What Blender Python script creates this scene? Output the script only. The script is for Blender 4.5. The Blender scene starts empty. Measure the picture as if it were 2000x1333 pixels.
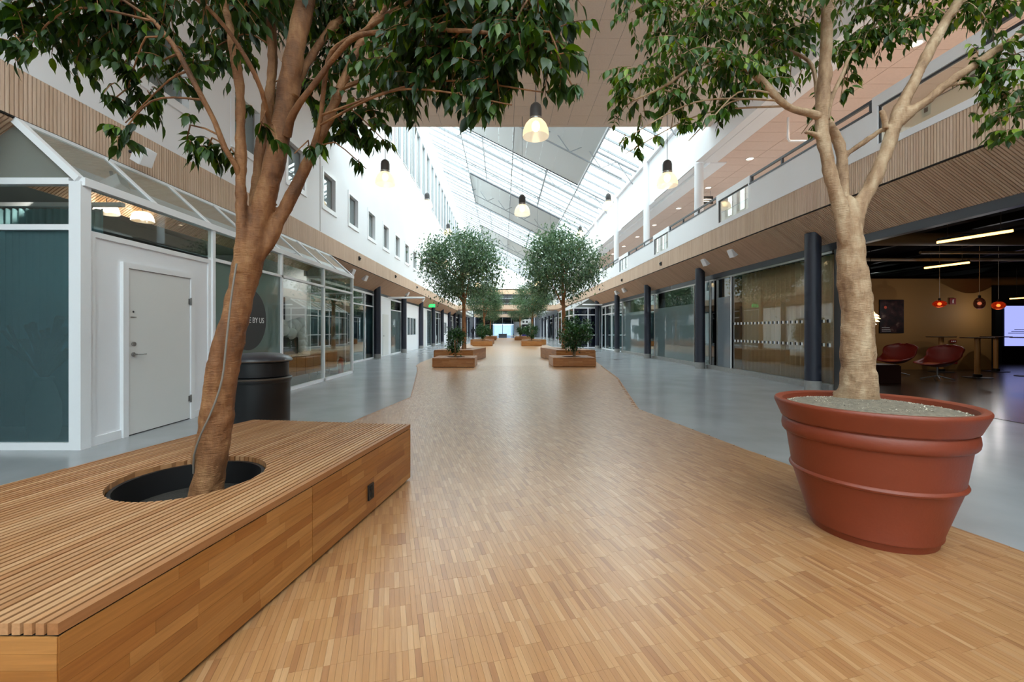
import bpy, math, random
import numpy as np
from mathutils import Vector, Matrix

C = bpy.context.scene.collection
SC = bpy.context.scene
random.seed(7)
RNG = np.random.default_rng(11)

# ------------------------------------------------------------------ camera
F, VX, VY, CAMZ = 830.0, 982.0, 645.5, 1.3          # focal length and principal point of the 2000x1333 photograph
cam_d = bpy.data.cameras.new('camera')
cam = bpy.data.objects.new('camera', cam_d)
C.objects.link(cam)
cam.location = (0, 0, CAMZ)
cam.rotation_euler = (math.pi / 2, 0, 0)
cam_d.sensor_fit = 'HORIZONTAL'
cam_d.sensor_width = 36
cam_d.lens = 36 * F / 2000
cam_d.shift_x = (1000 - VX) / 2000
cam_d.shift_y = (VY - 666.5) / 2000
cam_d.clip_start = 0.05
cam_d.clip_end = 400
SC.camera = cam

# ------------------------------------------------------------------ sky and exposure
SC.view_settings.view_transform = 'Standard'
SC.view_settings.look = 'None'
SC.view_settings.exposure = 0.13
SC.view_settings.gamma = 1.0
SC.view_settings.use_curve_mapping = False
world = bpy.data.worlds.new('overcast_sky')
SC.world = world
world.use_nodes = True
wb = world.node_tree.nodes['Background']
wb.inputs['Color'].default_value = (0.90, 0.95, 1.0, 1)
wb.inputs['Strength'].default_value = 7.5
SC.cycles.max_bounces = 12
SC.cycles.diffuse_bounces = 5
SC.cycles.transparent_max_bounces = 24
SC.cycles.caustics_reflective = False
SC.cycles.caustics_refractive = False

# ------------------------------------------------------------------ helpers
def P(px, py, Y):
    return Vector(((px - VX) * Y / F, Y, CAMZ - (py - VY) * Y / F))

def lin(c):
    return tuple(((v / 255) / 12.92 if v / 255 <= 0.04045 else ((v / 255 + 0.055) / 1.055) ** 2.4) for v in c)

def _nodes(name):
    m = bpy.data.materials.new(name)
    m.use_nodes = True
    nt = m.node_tree
    return m, nt, nt.nodes['Principled BSDF'], lambda t: nt.nodes.new(t)

def plain(name, rgb, rough=0.5, metal=0.0, var=0.0, vscale=3.0, bump=0.0, bscale=40.0, spec=0.5, coat=0.0):
    m, nt, b, N = _nodes(name)
    c = lin(rgb)
    b.inputs['Roughness'].default_value = rough
    b.inputs['Metallic'].default_value = metal
    b.inputs['Specular IOR Level'].default_value = spec
    b.inputs['Coat Weight'].default_value = coat
    geo = N('ShaderNodeNewGeometry')
    if var:
        n = N('ShaderNodeTexNoise'); n.inputs['Scale'].default_value = vscale; n.inputs['Detail'].default_value = 5
        nt.links.new(geo.outputs['Position'], n.inputs['Vector'])
        r = N('ShaderNodeValToRGB')
        r.color_ramp.elements[0].position = 0.3; r.color_ramp.elements[1].position = 0.7
        r.color_ramp.elements[0].color = (*[x * (1 - var) for x in c], 1)
        r.color_ramp.elements[1].color = (*[min(1, x * (1 + var)) for x in c], 1)
        nt.links.new(n.outputs['Fac'], r.inputs['Fac'])
        nt.links.new(r.outputs['Color'], b.inputs['Base Color'])
    else:
        b.inputs['Base Color'].default_value = (*c, 1)
    if bump:
        n = N('ShaderNodeTexNoise'); n.inputs['Scale'].default_value = bscale; n.inputs['Detail'].default_value = 4
        nt.links.new(geo.outputs['Position'], n.inputs['Vector'])
        bp = N('ShaderNodeBump'); bp.inputs['Strength'].default_value = bump; bp.inputs['Distance'].default_value = 0.02
        nt.links.new(n.outputs['Fac'], bp.inputs['Height'])
        nt.links.new(bp.outputs['Normal'], b.inputs['Normal'])
    return m

def wood(name, cols, rough=0.4, ang=0.0, stretch=(60, 3, 60), grain=0.22, coat=0.0, bump=0.06, spec=0.5, gain=1.0, coat_rough=0.3):
    """cols: ramp of board tints (chosen per piece by the face attribute 'tint' plus the object's random number)"""
    m, nt, b, N = _nodes(name)
    L = nt.links.new
    at = N('ShaderNodeAttribute'); at.attribute_name = 'tint'
    oi = N('ShaderNodeObjectInfo')
    ad = N('ShaderNodeMath'); ad.operation = 'ADD'
    fr = N('ShaderNodeMath'); fr.operation = 'FRACT'
    L(at.outputs['Fac'], ad.inputs[0]); L(oi.outputs['Random'], ad.inputs[1]); L(ad.outputs[0], fr.inputs[0])
    rp = N('ShaderNodeValToRGB')
    e = rp.color_ramp.elements
    while len(e) < len(cols):
        e.new(0.5)
    for i, c in enumerate(cols):
        e[i].position = i / (len(cols) - 1)
        e[i].color = (*[gain * x for x in lin(c)], 1)
    L(fr.outputs[0], rp.inputs['Fac'])
    geo = N('ShaderNodeNewGeometry')
    mp = N('ShaderNodeMapping'); mp.vector_type = 'TEXTURE'
    mp.inputs['Rotation'].default_value = (0, 0, ang)
    mp.inputs['Scale'].default_value = tuple(1 / s for s in stretch)
    off = N('ShaderNodeVectorMath'); off.operation = 'ADD'
    cb = N('ShaderNodeCombineXYZ')
    mu = N('ShaderNodeMath'); mu.operation = 'MULTIPLY'; mu.inputs[1].default_value = 7.5
    L(fr.outputs[0], mu.inputs[0])
    L(mu.outputs[0], cb.inputs[0]); L(mu.outputs[0], cb.inputs[1]); L(mu.outputs[0], cb.inputs[2])
    L(geo.outputs['Position'], off.inputs[0]); L(cb.outputs[0], off.inputs[1])
    L(off.outputs[0], mp.inputs['Vector'])
    n = N('ShaderNodeTexNoise'); n.inputs['Scale'].default_value = 1.0; n.inputs['Detail'].default_value = 5
    n.inputs['Distortion'].default_value = 0.6
    L(mp.outputs[0], n.inputs['Vector'])
    g = N('ShaderNodeValToRGB')
    g.color_ramp.elements[0].position = 0.32; g.color_ramp.elements[1].position = 0.68
    lo = 1 - grain
    g.color_ramp.elements[0].color = (lo, lo * 0.97, lo * 0.92, 1)
    g.color_ramp.elements[1].color = (1, 1, 1, 1)
    L(n.outputs['Fac'], g.inputs['Fac'])
    mx = N('ShaderNodeMix'); mx.data_type = 'RGBA'; mx.blend_type = 'MULTIPLY'; mx.inputs[0].default_value = 1
    L(rp.outputs['Color'], mx.inputs[6]); L(g.outputs['Color'], mx.inputs[7])
    L(mx.outputs[2], b.inputs['Base Color'])
    b.inputs['Roughness'].default_value = rough
    b.inputs['Coat Weight'].default_value = coat
    b.inputs['Coat Roughness'].default_value = coat_rough
    b.inputs['Specular IOR Level'].default_value = spec
    if bump:
        bp = N('ShaderNodeBump'); bp.inputs['Strength'].default_value = bump; bp.inputs['Distance'].default_value = 0.005
        L(n.outputs['Fac'], bp.inputs['Height']); L(bp.outputs['Normal'], b.inputs['Normal'])
    return m

def glass(name, tint=(244, 247, 244), refl=1.6, body=0.0, body_rgb=(160, 180, 180), rough=0.01):
    """thin pane: clear transmission, Fresnel mirror reflection and, for a frosted film or a painted reflection, a diffuse body"""
    m, nt, b, N = _nodes(name)
    L = nt.links.new
    nt.nodes.remove(b)
    out = [n for n in nt.nodes if n.type == 'OUTPUT_MATERIAL'][0]
    tr = N('ShaderNodeBsdfTransparent'); tr.inputs['Color'].default_value = (*lin(tint), 1)
    gl = N('ShaderNodeBsdfGlossy'); gl.inputs['Roughness'].default_value = rough
    gl.inputs['Color'].default_value = (0.95, 0.97, 0.97, 1)
    base = tr.outputs[0]
    if body:
        df = N('ShaderNodeBsdfDiffuse'); df.inputs['Color'].default_value = (*lin(body_rgb), 1)
        tl = N('ShaderNodeBsdfTranslucent'); tl.inputs['Color'].default_value = (*lin(body_rgb), 1)
        m1 = N('ShaderNodeMixShader'); m1.inputs[0].default_value = 0.5
        L(df.outputs[0], m1.inputs[1]); L(tl.outputs[0], m1.inputs[2])
        m2 = N('ShaderNodeMixShader'); m2.inputs[0].default_value = body
        L(tr.outputs[0], m2.inputs[1]); L(m1.outputs[0], m2.inputs[2])
        base = m2.outputs[0]
    lw = N('ShaderNodeLayerWeight'); lw.inputs['Blend'].default_value = 0.5
    pw = N('ShaderNodeMath'); pw.operation = 'POWER'; pw.inputs[1].default_value = 5.0       # Schlick reflectance, the same from both sides of the pane
    fa = N('ShaderNodeMath'); fa.operation = 'MULTIPLY_ADD'; fa.inputs[1].default_value = 0.96; fa.inputs[2].default_value = 0.04
    mu = N('ShaderNodeMath'); mu.operation = 'MULTIPLY'; mu.use_clamp = True; mu.inputs[1].default_value = refl
    L(lw.outputs['Facing'], pw.inputs[0]); L(pw.outputs[0], fa.inputs[0]); L(fa.outputs[0], mu.inputs[0])
    mx = N('ShaderNodeMixShader')
    L(mu.outputs[0], mx.inputs[0]); L(base, mx.inputs[1]); L(gl.outputs[0], mx.inputs[2])
    L(mx.outputs[0], out.inputs['Surface'])
    return m

def emit(name, rgb, strength):
    m, nt, b, N = _nodes(name)
    b.inputs['Base Color'].default_value = (*lin(rgb), 1)
    b.inputs['Emission Color'].default_value = (*lin(rgb), 1)
    b.inputs['Emission Strength'].default_value = strength
    return m

def leafmat(name, dark, mid, light, trans):
    m, nt, b, N = _nodes(name)
    L = nt.links.new
    at = N('ShaderNodeAttribute'); at.attribute_name = 'tint'
    oi = N('ShaderNodeObjectInfo')
    ad = N('ShaderNodeMath'); ad.operation = 'ADD'
    fr = N('ShaderNodeMath'); fr.operation = 'FRACT'
    L(at.outputs['Fac'], ad.inputs[0]); L(oi.outputs['Random'], ad.inputs[1]); L(ad.outputs[0], fr.inputs[0])
    rp = N('ShaderNodeValToRGB')
    e = rp.color_ramp.elements
    e.new(0.6); e.new(0.9)
    for i, (p, c) in enumerate(((0, dark), (0.6, mid), (0.88, mid), (1, light))):
        e[i].position = p; e[i].color = (*lin(c), 1)
    L(fr.outputs[0], rp.inputs['Fac'])
    b.inputs['Roughness'].default_value = 0.4
    L(rp.outputs['Color'], b.inputs['Base Color'])
    tl = N('ShaderNodeBsdfTranslucent')
    hs = N('ShaderNodeHueSaturation'); hs.inputs['Hue'].default_value = 0.475; hs.inputs['Saturation'].default_value = 1.15; hs.inputs['Value'].default_value = 1.7
    L(rp.outputs['Color'], hs.inputs['Color']); L(hs.outputs['Color'], tl.inputs['Color'])
    mx = N('ShaderNodeMixShader'); mx.inputs[0].default_value = trans
    out = [n for n in nt.nodes if n.type == 'OUTPUT_MATERIAL'][0]
    L(b.outputs[0], mx.inputs[1]); L(tl.outputs[0], mx.inputs[2]); L(mx.outputs[0], out.inputs['Surface'])
    return m

def bark(name, c0, c1, c2, scale=9.0):
    m, nt, b, N = _nodes(name)
    L = nt.links.new
    geo = N('ShaderNodeNewGeometry')
    mp = N('ShaderNodeMapping'); mp.vector_type = 'TEXTURE'; mp.inputs['Scale'].default_value = (1, 1, 2.6)
    L(geo.outputs['Position'], mp.inputs['Vector'])
    n = N('ShaderNodeTexNoise'); n.inputs['Scale'].default_value = scale; n.inputs['Detail'].default_value = 7; n.inputs['Roughness'].default_value = 0.65
    L(mp.outputs[0], n.inputs['Vector'])
    r = N('ShaderNodeValToRGB'); r.color_ramp.elements.new(0.5)
    for i, (p, c) in enumerate(((0.3, c0), (0.5, c1), (0.72, c2))):
        r.color_ramp.elements[i].position = p; r.color_ramp.elements[i].color = (*lin(c), 1)
    L(n.outputs['Fac'], r.inputs['Fac'])
    mp2 = N('ShaderNodeMapping'); mp2.vector_type = 'TEXTURE'; mp2.inputs['Scale'].default_value = (1, 1, 0.2)
    L(geo.outputs['Position'], mp2.inputs['Vector'])
    w = N('ShaderNodeTexNoise'); w.inputs['Scale'].default_value = 26; w.inputs['Detail'].default_value = 4
    L(mp2.outputs[0], w.inputs['Vector'])
    ad = N('ShaderNodeMath'); ad.operation = 'ADD'
    wm = N('ShaderNodeMath'); wm.operation = 'MULTIPLY'; wm.inputs[1].default_value = .35
    L(w.outputs['Fac'], wm.inputs[0])
    L(n.outputs['Fac'], ad.inputs[0]); L(wm.outputs[0], ad.inputs[1])
    bp = N('ShaderNodeBump'); bp.inputs['Strength'].default_value = 0.7; bp.inputs['Distance'].default_value = 0.02
    L(ad.outputs[0], bp.inputs['Height']); L(bp.outputs['Normal'], b.inputs['Normal'])
    L(r.outputs['Color'], b.inputs['Base Color'])
    b.inputs['Roughness'].default_value = 0.75
    return m

ORG = {}
def tag(o, label=None, cat=None, group=None, kind=None):
    if label: o['label'] = label
    if cat: o['category'] = cat
    if group: o['group'] = group
    if kind: o['kind'] = kind
    return o

def thing(name, loc, label, cat, group=None, kind=None):
    o = bpy.data.objects.new(name, None)
    o.empty_display_size = 0.2
    C.objects.link(o)
    o.location = loc
    ORG[o] = Vector(loc)
    return tag(o, label, cat, group, kind)

def link(name, me, parent=None, loc=(0, 0, 0)):
    o = bpy.data.objects.new(name, me)
    C.objects.link(o)
    o.location = loc
    if parent is not None:
        o.parent = parent
        ORG[o] = ORG[parent]
    else:
        ORG[o] = Vector(loc)
    return o

class MB:
    """collects shapes in world coordinates and links them as one mesh object"""
    def __init__(s):
        s.v = []; s.f = []; s.t = []
    def add(s, vs, fs, tint=None):
        o = len(s.v)
        s.v += [tuple(x) for x in vs]
        s.f += [tuple(i + o for i in f) for f in fs]
        s.t += [0.0 if tint is None else tint] * len(fs)
        return s
    def box(s, x0, x1, y0, y1, z0, z1, tint=None):
        vs = [(x, y, z) for z in (z0, z1) for y in (y0, y1) for x in (x0, x1)]
        return s.add(vs, [(0, 2, 3, 1), (4, 5, 7, 6), (0, 1, 5, 4), (2, 6, 7, 3), (0, 4, 6, 2), (1, 3, 7, 5)], tint)
    def hexa(s, b4, t4, tint=None):
        return s.add(list(b4) + list(t4), [(3, 2, 1, 0), (4, 5, 6, 7), (0, 1, 5, 4), (1, 2, 6, 5), (2, 3, 7, 6), (3, 0, 4, 7)], tint)
    def prism(s, poly, z0, z1, tint=None):
        n = len(poly)
        vs = [(x, y, z0) for x, y in poly] + [(x, y, z1) for x, y in poly]
        return s.add(vs, [tuple(range(n - 1, -1, -1)), tuple(range(n, 2 * n))] + [(i, (i + 1) % n, n + (i + 1) % n, n + i) for i in range(n)], tint)
    def bar(s, a, b, w, h=None, up=(0, 0, 1)):
        a, b = Vector(a), Vector(b); h = h or w
        d = (b - a).normalized(); u = Vector(up)
        sx = d.cross(u)
        if sx.length < 1e-4: sx = d.cross(Vector((1, 0, 0)))
        sx.normalize(); u = sx.cross(d).normalized()
        q = [(-1, -1), (1, -1), (1, 1), (-1, 1)]
        r = [[p + sx * (i * w / 2) + u * (j * h / 2) for i, j in q] for p in (a, b)]
        return s.hexa(r[0], r[1])
    def tube(s, pts, rad, n=8, caps=True, jit=0.0, rng=None):
        pts = [Vector(p) for p in pts]
        if not hasattr(rad, '__len__'): rad = [rad] * len(pts)
        o = len(s.v); k = len(pts); ref = None
        for i, p in enumerate(pts):
            d = (pts[min(i + 1, k - 1)] - pts[max(i - 1, 0)]).normalized()
            if ref is None:
                ref = d.cross(Vector((0, 1, 0.01)))
                if ref.length < 0.1: ref = d.cross(Vector((1, 0, 0)))
            ref = (ref - d * ref.dot(d)).normalized()
            bi = d.cross(ref)
            for j in range(n):
                a = 2 * math.pi * j / n
                rr = rad[i] * (1 + (jit * (rng.random() - 0.5) * 2 if jit else 0))
                s.v.append(tuple(p + (ref * math.cos(a) + bi * math.sin(a)) * rr))
        nf = 0
        for i in range(k - 1):
            for j in range(n):
                s.f.append((o + i * n + j, o + i * n + (j + 1) % n, o + (i + 1) * n + (j + 1) % n, o + (i + 1) * n + j)); nf += 1
        if caps:
            s.f.append(tuple(o + j for j in range(n - 1, -1, -1))); s.f.append(tuple(o + (k - 1) * n + j for j in range(n))); nf += 2
        s.t += [0.0] * nf
        return s
    def lathe(s, c, prof, n=32, close=True):
        """profile of (radius, z) turned about the vertical through c"""
        cx, cy, cz = c; o = len(s.v); k = len(prof); nf = 0
        for r, z in prof:
            for j in range(n):
                a = 2 * math.pi * j / n
                s.v.append((cx + r * math.cos(a), cy + r * math.sin(a), cz + z))
        for i in range(k - 1):
            for j in range(n):
                s.f.append((o + i * n + j, o + i * n + (j + 1) % n, o + (i + 1) * n + (j + 1) % n, o + (i + 1) * n + j)); nf += 1
        if close:
            s.f.append(tuple(o + j for j in range(n - 1, -1, -1))); s.f.append(tuple(o + (k - 1) * n + j for j in range(n))); nf += 2
        s.t += [0.0] * nf
        return s
    def ball(s, c, r, n=12, m=8, sq=(1, 1, 1)):
        prof = [(r * math.sin(math.pi * i / m), -r * math.cos(math.pi * i / m)) for i in range(m + 1)]
        prof[0] = (r * 0.02, prof[0][1]); prof[-1] = (r * 0.02, prof[-1][1])
        o = len(s.v)
        s.lathe((0, 0, 0), prof, n)
        for i in range(o, len(s.v)):
            x, y, z = s.v[i]
            s.v[i] = (c[0] + x * sq[0], c[1] + y * sq[1], c[2] + z * sq[2])
        return s
    def mesh(s, name, mat, org=(0, 0, 0), smooth=False, tint=False):
        me = bpy.data.meshes.new(name)
        ox, oy, oz = org
        me.from_pydata([(x - ox, y - oy, z - oz) for x, y, z in s.v], [], s.f)
        me.materials.append(mat)
        if tint:
            a = me.attributes.new('tint', 'FLOAT', 'FACE')
            a.data.foreach_set('value', np.array(s.t, dtype=np.float32))
        if smooth:
            me.polygons.foreach_set('use_smooth', np.ones(len(me.polygons), dtype=bool))
            try: me.set_sharp_from_angle(angle=math.radians(40))
            except Exception: pass
        return me
    def build(s, name, mat, parent=None, smooth=False, tint=False, loc=None):
        org = ORG[parent] if parent is not None else Vector(loc or (0, 0, 0))
        me = s.mesh(name, mat, org, smooth, tint)
        return link(name, me, parent, (0, 0, 0) if parent is not None else org)

def box(name, mat, x0, x1, y0, y1, z0, z1, parent=None):
    if parent is not None:
        return MB().box(x0, x1, y0, y1, z0, z1).build(name, mat, parent)
    return MB().box(x0, x1, y0, y1, z0, z1).build(name, mat, None, loc=((x0 + x1) / 2, (y0 + y1) / 2, z0))

def copy_tree(o, loc=None, rz=None, parent=None, mirror=False):
    c = o.copy(); C.objects.link(c)
    if parent is not None:
        c.parent = parent; c.matrix_parent_inverse = Matrix.Identity(4)
    if loc is not None:
        c.location = loc
    if rz is not None:
        c.rotation_euler = (0, 0, rz)
    if mirror:
        c.scale.x = -c.scale.x
    ORG[c] = Vector(c.location)
    for ch in KIDS.get(o, []) or list(o.children):
        copy_tree(ch, parent=c)
    return c
KIDS = {}

def letters(txt, size, mat, parent, world_loc, rot, align='LEFT', extrude=0.001):
    """flat raised letters, each a mesh of its own"""
    def shape(s):
        cu = bpy.data.curves.new('letter', 'FONT'); cu.body = s; cu.size = size; cu.align_y = 'CENTER'; cu.extrude = extrude
        o = bpy.data.objects.new('letter', cu); C.objects.link(o)
        bpy.context.view_layer.update()
        me = bpy.data.meshes.new_from_object(o.evaluated_get(bpy.context.evaluated_depsgraph_get()))
        bpy.data.objects.remove(o); bpy.data.curves.remove(cu)
        return me
    xmax = lambda me: max(v.co.x for v in me.vertices)
    R = Matrix.Rotation(rot[2], 4, 'Z') @ Matrix.Rotation(rot[0], 4, 'X')
    total = xmax(shape(txt)); x0 = -total if align == 'RIGHT' else 0.0
    for i, ch in enumerate(txt):
        if ch == ' ': continue
        me = shape(ch); x = xmax(shape(txt[:i + 1])) - xmax(me)
        me.materials.clear(); me.materials.append(mat); me.name = 'letter'
        o = link('letter', me, parent, Vector(world_loc) - ORG[parent] + (R @ Vector((x0 + x, 0, 0))))
        o.rotation_euler = rot

# ------------------------------------------------------------------ materials
M = {}
M['concrete'] = plain('polished_concrete', (152, 154, 158), 0.22, var=0.10, vscale=1.3)
M['white'] = plain('white_paint', (243, 244, 248), 0.55, var=0.02, vscale=0.6)
M['white_gloss'] = plain('white_lacquer', (243, 244, 247), 0.3)
M['door_white'] = plain('door_white', (230, 230, 228), 0.4)
M['ceil_tile'] = plain('ceiling_tile', (238, 219, 204), 0.8, var=0.03, vscale=30)  # beige includes the warm bounce off the wooden floor
M['gal_tile'] = plain('gallery_tile', (226, 200, 186), 0.8, var=0.03, vscale=20)
M['joint'] = plain('joint_grey', (130, 120, 112), 0.8)
M['navy'] = plain('dark_blue_steel', (44, 47, 60), 0.45)
M['dark_steel'] = plain('dark_steel', (52, 54, 62), 0.4)
M['steel'] = plain('brushed_steel', (170, 168, 166), 0.3, metal=0.9)
M['black'] = plain('black_plastic', (20, 20, 22), 0.45)
M['backing'] = plain('slat_backing', (30, 23, 20), 0.9)
M['stone'] = plain('stone_sill', (150, 148, 145), 0.5, var=0.08, vscale=12)
M['oak_v'] = wood('oak_slat', [(224, 194, 170), (230, 203, 180), (216, 184, 158)], 0.6, 0, (40, 40, 3), 0.12)
M['oak_s'] = wood('oak_soffit_slat', [(216, 178, 148), (222, 188, 158), (206, 168, 138)], 0.6, 0, (4, 50, 4), 0.12)
PA = math.atan(0.267)                                   # the parquet runs askew to the hall
M['parquet'] = wood('parquet_oak', [(188, 138, 92), (196, 146, 100), (178, 126, 80), (192, 142, 94), (204, 158, 114), (166, 114, 74), (188, 136, 90), (184, 132, 86)], 0.4, PA, (90, 5, 40), 0.16, coat=0.8, bump=0.03, gain=.82, coat_rough=.27)
M['bench_top'] = wood('bench_slat_oak', [(202, 148, 102), (184, 128, 84), (212, 162, 118), (176, 118, 74), (196, 142, 96)], 0.45, -math.atan(.174), (70, 4, 70), 0.22, gain=.78)
M['bench_side'] = wood('bench_stave_oak', [(186, 126, 66), (172, 110, 50), (196, 138, 78), (158, 96, 42), (182, 118, 58)], 0.38, -math.atan(.174), (50, 5, 90), 0.25, coat=0.1, gain=.85)
M['bench_side_x'] = wood('bench_stave_oak_end', [(186, 126, 66), (172, 110, 50), (196, 138, 78), (164, 102, 46)], 0.38, 0, (5, 60, 90), 0.25, coat=0.1, gain=.85)
M['terracotta'] = plain('terracotta', (124, 52, 29), 0.48, var=0.05, vscale=5, bump=0.05, bscale=60)
M['gravel'] = plain('gravel_chips', (176, 168, 152), 0.9, var=0.35, vscale=60)
M['soil'] = plain('dark_soil', (38, 33, 28), 0.95, var=0.3, vscale=40, bump=0.5, bscale=80)
M['bark_l'] = bark('brown_bark', (80, 48, 26), (124, 80, 46), (158, 114, 74))
M['bark_r'] = bark('pale_bark', (108, 76, 52), (160, 128, 98), (192, 168, 138))
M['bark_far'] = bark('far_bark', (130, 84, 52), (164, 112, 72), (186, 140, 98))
M['leaf_l'] = leafmat('ficus_leaf_dark', (22, 42, 16), (46, 74, 22), (100, 130, 34), 0.34)
M['leaf_r'] = leafmat('ficus_leaf', (32, 54, 18), (64, 98, 26), (134, 158, 46), 0.38)
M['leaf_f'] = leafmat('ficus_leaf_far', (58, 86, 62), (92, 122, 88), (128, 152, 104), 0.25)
M['leaf_s'] = leafmat('shrub_leaf', (24, 56, 26), (40, 82, 36), (80, 124, 50), 0.2)
M['bar_backlit'] = plain('glazing_bar_backlit', (150, 154, 158), 0.5)  # white bars greyed: their backlit shade is put into the colour
M['glass'] = glass('clear_glass')
M['glass_teal'] = glass('teal_glass', (190, 214, 214), 1.9)
M['glass_roof'] = glass('roof_glass', (236, 242, 240), 1.2)
M['glass_lean'] = glass('lean_to_glass', (205, 212, 208), 1.3, 0.42, (206, 210, 206))
M['frost'] = glass('frosted_film', (165, 186, 188), 1.5, 0.6, (172, 190, 192))
M['frost_grey'] = glass('frosted_grey', (170, 180, 185), 1.4, 0.75, (168, 178, 186))
M['glass_smoke'] = glass('smoked_glass', (90, 104, 112), 1.8)

# ================================================================== SETTING
XL, XR = -5.27, 6.27            # slatted fascias
ZL0, ZL1 = 3.60, 4.15
ZR0, ZR1 = 3.71, 4.30
YA, YE = -16.0, 76.0            # the hall from behind the camera to its far end
YC = 13.34                      # where the low ceiling ends and the skylight begins
PITCH = 5.26
def roofz(x): return CAMZ + 14.05 - 0.51 * (x + 5.27)

fl = box('floor', M['concrete'], -11, 23, YA, 100, -0.3, 0.0)
tag(fl, 'polished grey concrete floor on both sides of the wooden path', 'floor', kind='structure')

# ---- wooden path: a slab, its nearest strips as pieces, the others joined
path_poly = [(-2.95, -3.0), (3.75, -3.0), (3.04, 2.53), (2.97, 2.81), (2.77, 4.05), (2.67, 4.45), (2.24, 6.98), (3.13, 11.5), (3.85, 17.6),
             (3.85, 42), (2.6, 60), (2.6, 70), (-2.6, 70), (-2.6, 60), (-3.3, 42), (-3.3, 17.0), (-3.2, 15.75), (-2.72, 13.5), (-1.79, 8.24), (-2.12, 6.17)]
pth = MB().prism(path_poly, 0.0005, 0.004).build('floor', M['joint'] if False else plain('parquet_joint', (146, 100, 64), 0.6), loc=(0, 0, 0))
tag(pth, 'oak parquet path of short strips down the middle of the hall', 'floor', kind='structure')
def inside(poly, x, y):
    c = False; n = len(poly)
    for i in range(n):
        x1, y1 = poly[i]; x2, y2 = poly[(i + 1) % n]
        if (y1 > y) != (y2 > y) and x < (x2 - x1) * (y - y1) / (y2 - y1) + x1: c = not c
    return c
def parquet():
    ca, sa = math.cos(PA), math.sin(PA)
    SW, SL = 0.0245, 0.146
    u = lambda x, y: (x * ca + y * sa, -x * sa + y * ca)      # across, along
    w = lambda a, b: (a * ca - b * sa, a * sa + b * ca)
    cells = []
    for j in range(-30, 480):
        for i in range(-260, 520):
            g = i // 5
            off = ((g * 37 + 11) % 7) / 7.0 * 0.5 * (1 if (g % 3) else 0)
            a = (i + 0.5) * SW; b = (j + 0.5 + off) * SL
            x, y = w(a, b)
            if y < 0.4 or y > 15.5 or x < -4 or x > 4.2: continue
            if y < 1.45 and abs(x) > 0: 
                if y < 1.2: continue
            cells.append((y, x, a, b))
    good = []
    for y, x, a, b in cells:
        if all(inside(path_poly, *w(a + da, b + db)) for da in (-SW / 2, SW / 2) for db in (-SL / 2, SL / 2)):
            good.append((y, x, a, b))
    view = [c for c in good if c[0] > 1.5 and -0.42 < c[1] / c[0] and c[1] / c[0] < 1.2 and c[1] > -1.0 + 0 * c[0]]
    view.sort(key=lambda c: c[0] + 0.04 * abs(c[1]))
    near = set((c[2], c[3]) for c in view[:300])
    ga = 0.00035
    proto = MB()
    proto.box(-SW / 2 + ga, SW / 2 - ga, -SL / 2 + ga, SL / 2 - ga, 0.001, 0.010)
    me = proto.mesh('parquet_strip', M['parquet'])
    rs = random.Random(5)
    for y, x, a, b in good:
        if (a, b) in near:
            o = link('parquet_strip', me, pth, (x, y, 0)); o.rotation_euler = (0, 0, PA)
    V = []; Fc = []; T = []
    for y, x, a, b in good:
        if (a, b) in near: continue
        o = len(V); z = 0.0095 + rs.random() * 0.0008
        q = [w(a - SW / 2 + ga, b - SL / 2 + ga), w(a + SW / 2 - ga, b - SL / 2 + ga), w(a + SW / 2 - ga, b + SL / 2 - ga), w(a - SW / 2 + ga, b + SL / 2 - ga)]
        V += [(p[0], p[1], z) for p in q] + [(p[0], p[1], 0.001) for p in q]
        Fc += [(o, o + 1, o + 2, o + 3), (o + 4, o + 5, o + 1, o), (o + 5, o + 6, o + 2, o + 1), (o + 6, o + 7, o + 3, o + 2), (o + 7, o + 4, o, o + 3)]
        T += [rs.random()] * 5
    mb = MB(); mb.v = V; mb.f = Fc; mb.t = T
    tag(mb.build('parquet_strips', M['parquet'], pth, tint=True), kind='stuff')
parquet()
# far stretch of the path, too far away to tell strips apart
m, nt, b_, N = _nodes('parquet_far')
geo = N('ShaderNodeNewGeometry'); mp = N('ShaderNodeMapping'); mp.vector_type = 'TEXTURE'; mp.inputs['Rotation'].default_value = (0, 0, PA + math.pi / 2)
bk = N('ShaderNodeTexBrick'); bk.inputs['Scale'].default_value = 1; bk.inputs['Brick Width'].default_value = 0.146; bk.inputs['Row Height'].default_value = 0.0245
bk.inputs['Mortar Size'].default_value = 0.0
bk.inputs['Color1'].default_value = (*lin((180, 134, 90)), 1); bk.inputs['Color2'].default_value = (*lin((162, 116, 76)), 1)
nt.links.new(geo.outputs['Position'], mp.inputs['Vector']); nt.links.new(mp.outputs[0], bk.inputs['Vector']); nt.links.new(bk.outputs['Color'], b_.inputs['Base Color'])
b_.inputs['Roughness'].default_value = 0.4; b_.inputs['Coat Weight'].default_value = .8; b_.inputs['Coat Roughness'].default_value = .27
far_poly = [p for p in path_poly if p[1] > 15.6]
yy = 15.35
far_poly = [(3.6, yy), (3.85, 17.6), (3.85, 42), (2.6, 60), (2.6, 70), (-2.6, 70), (-2.6, 60), (-3.3, 42), (-3.3, 17.0), (-3.14, yy)]
MB().prism(far_poly, 0.001, 0.0098).build('far_parquet', m, pth)
MB().box(-2.3, 3.3, -3, 1.2, 0.001, 0.0098).build('hidden_parquet', m, pth)

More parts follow.
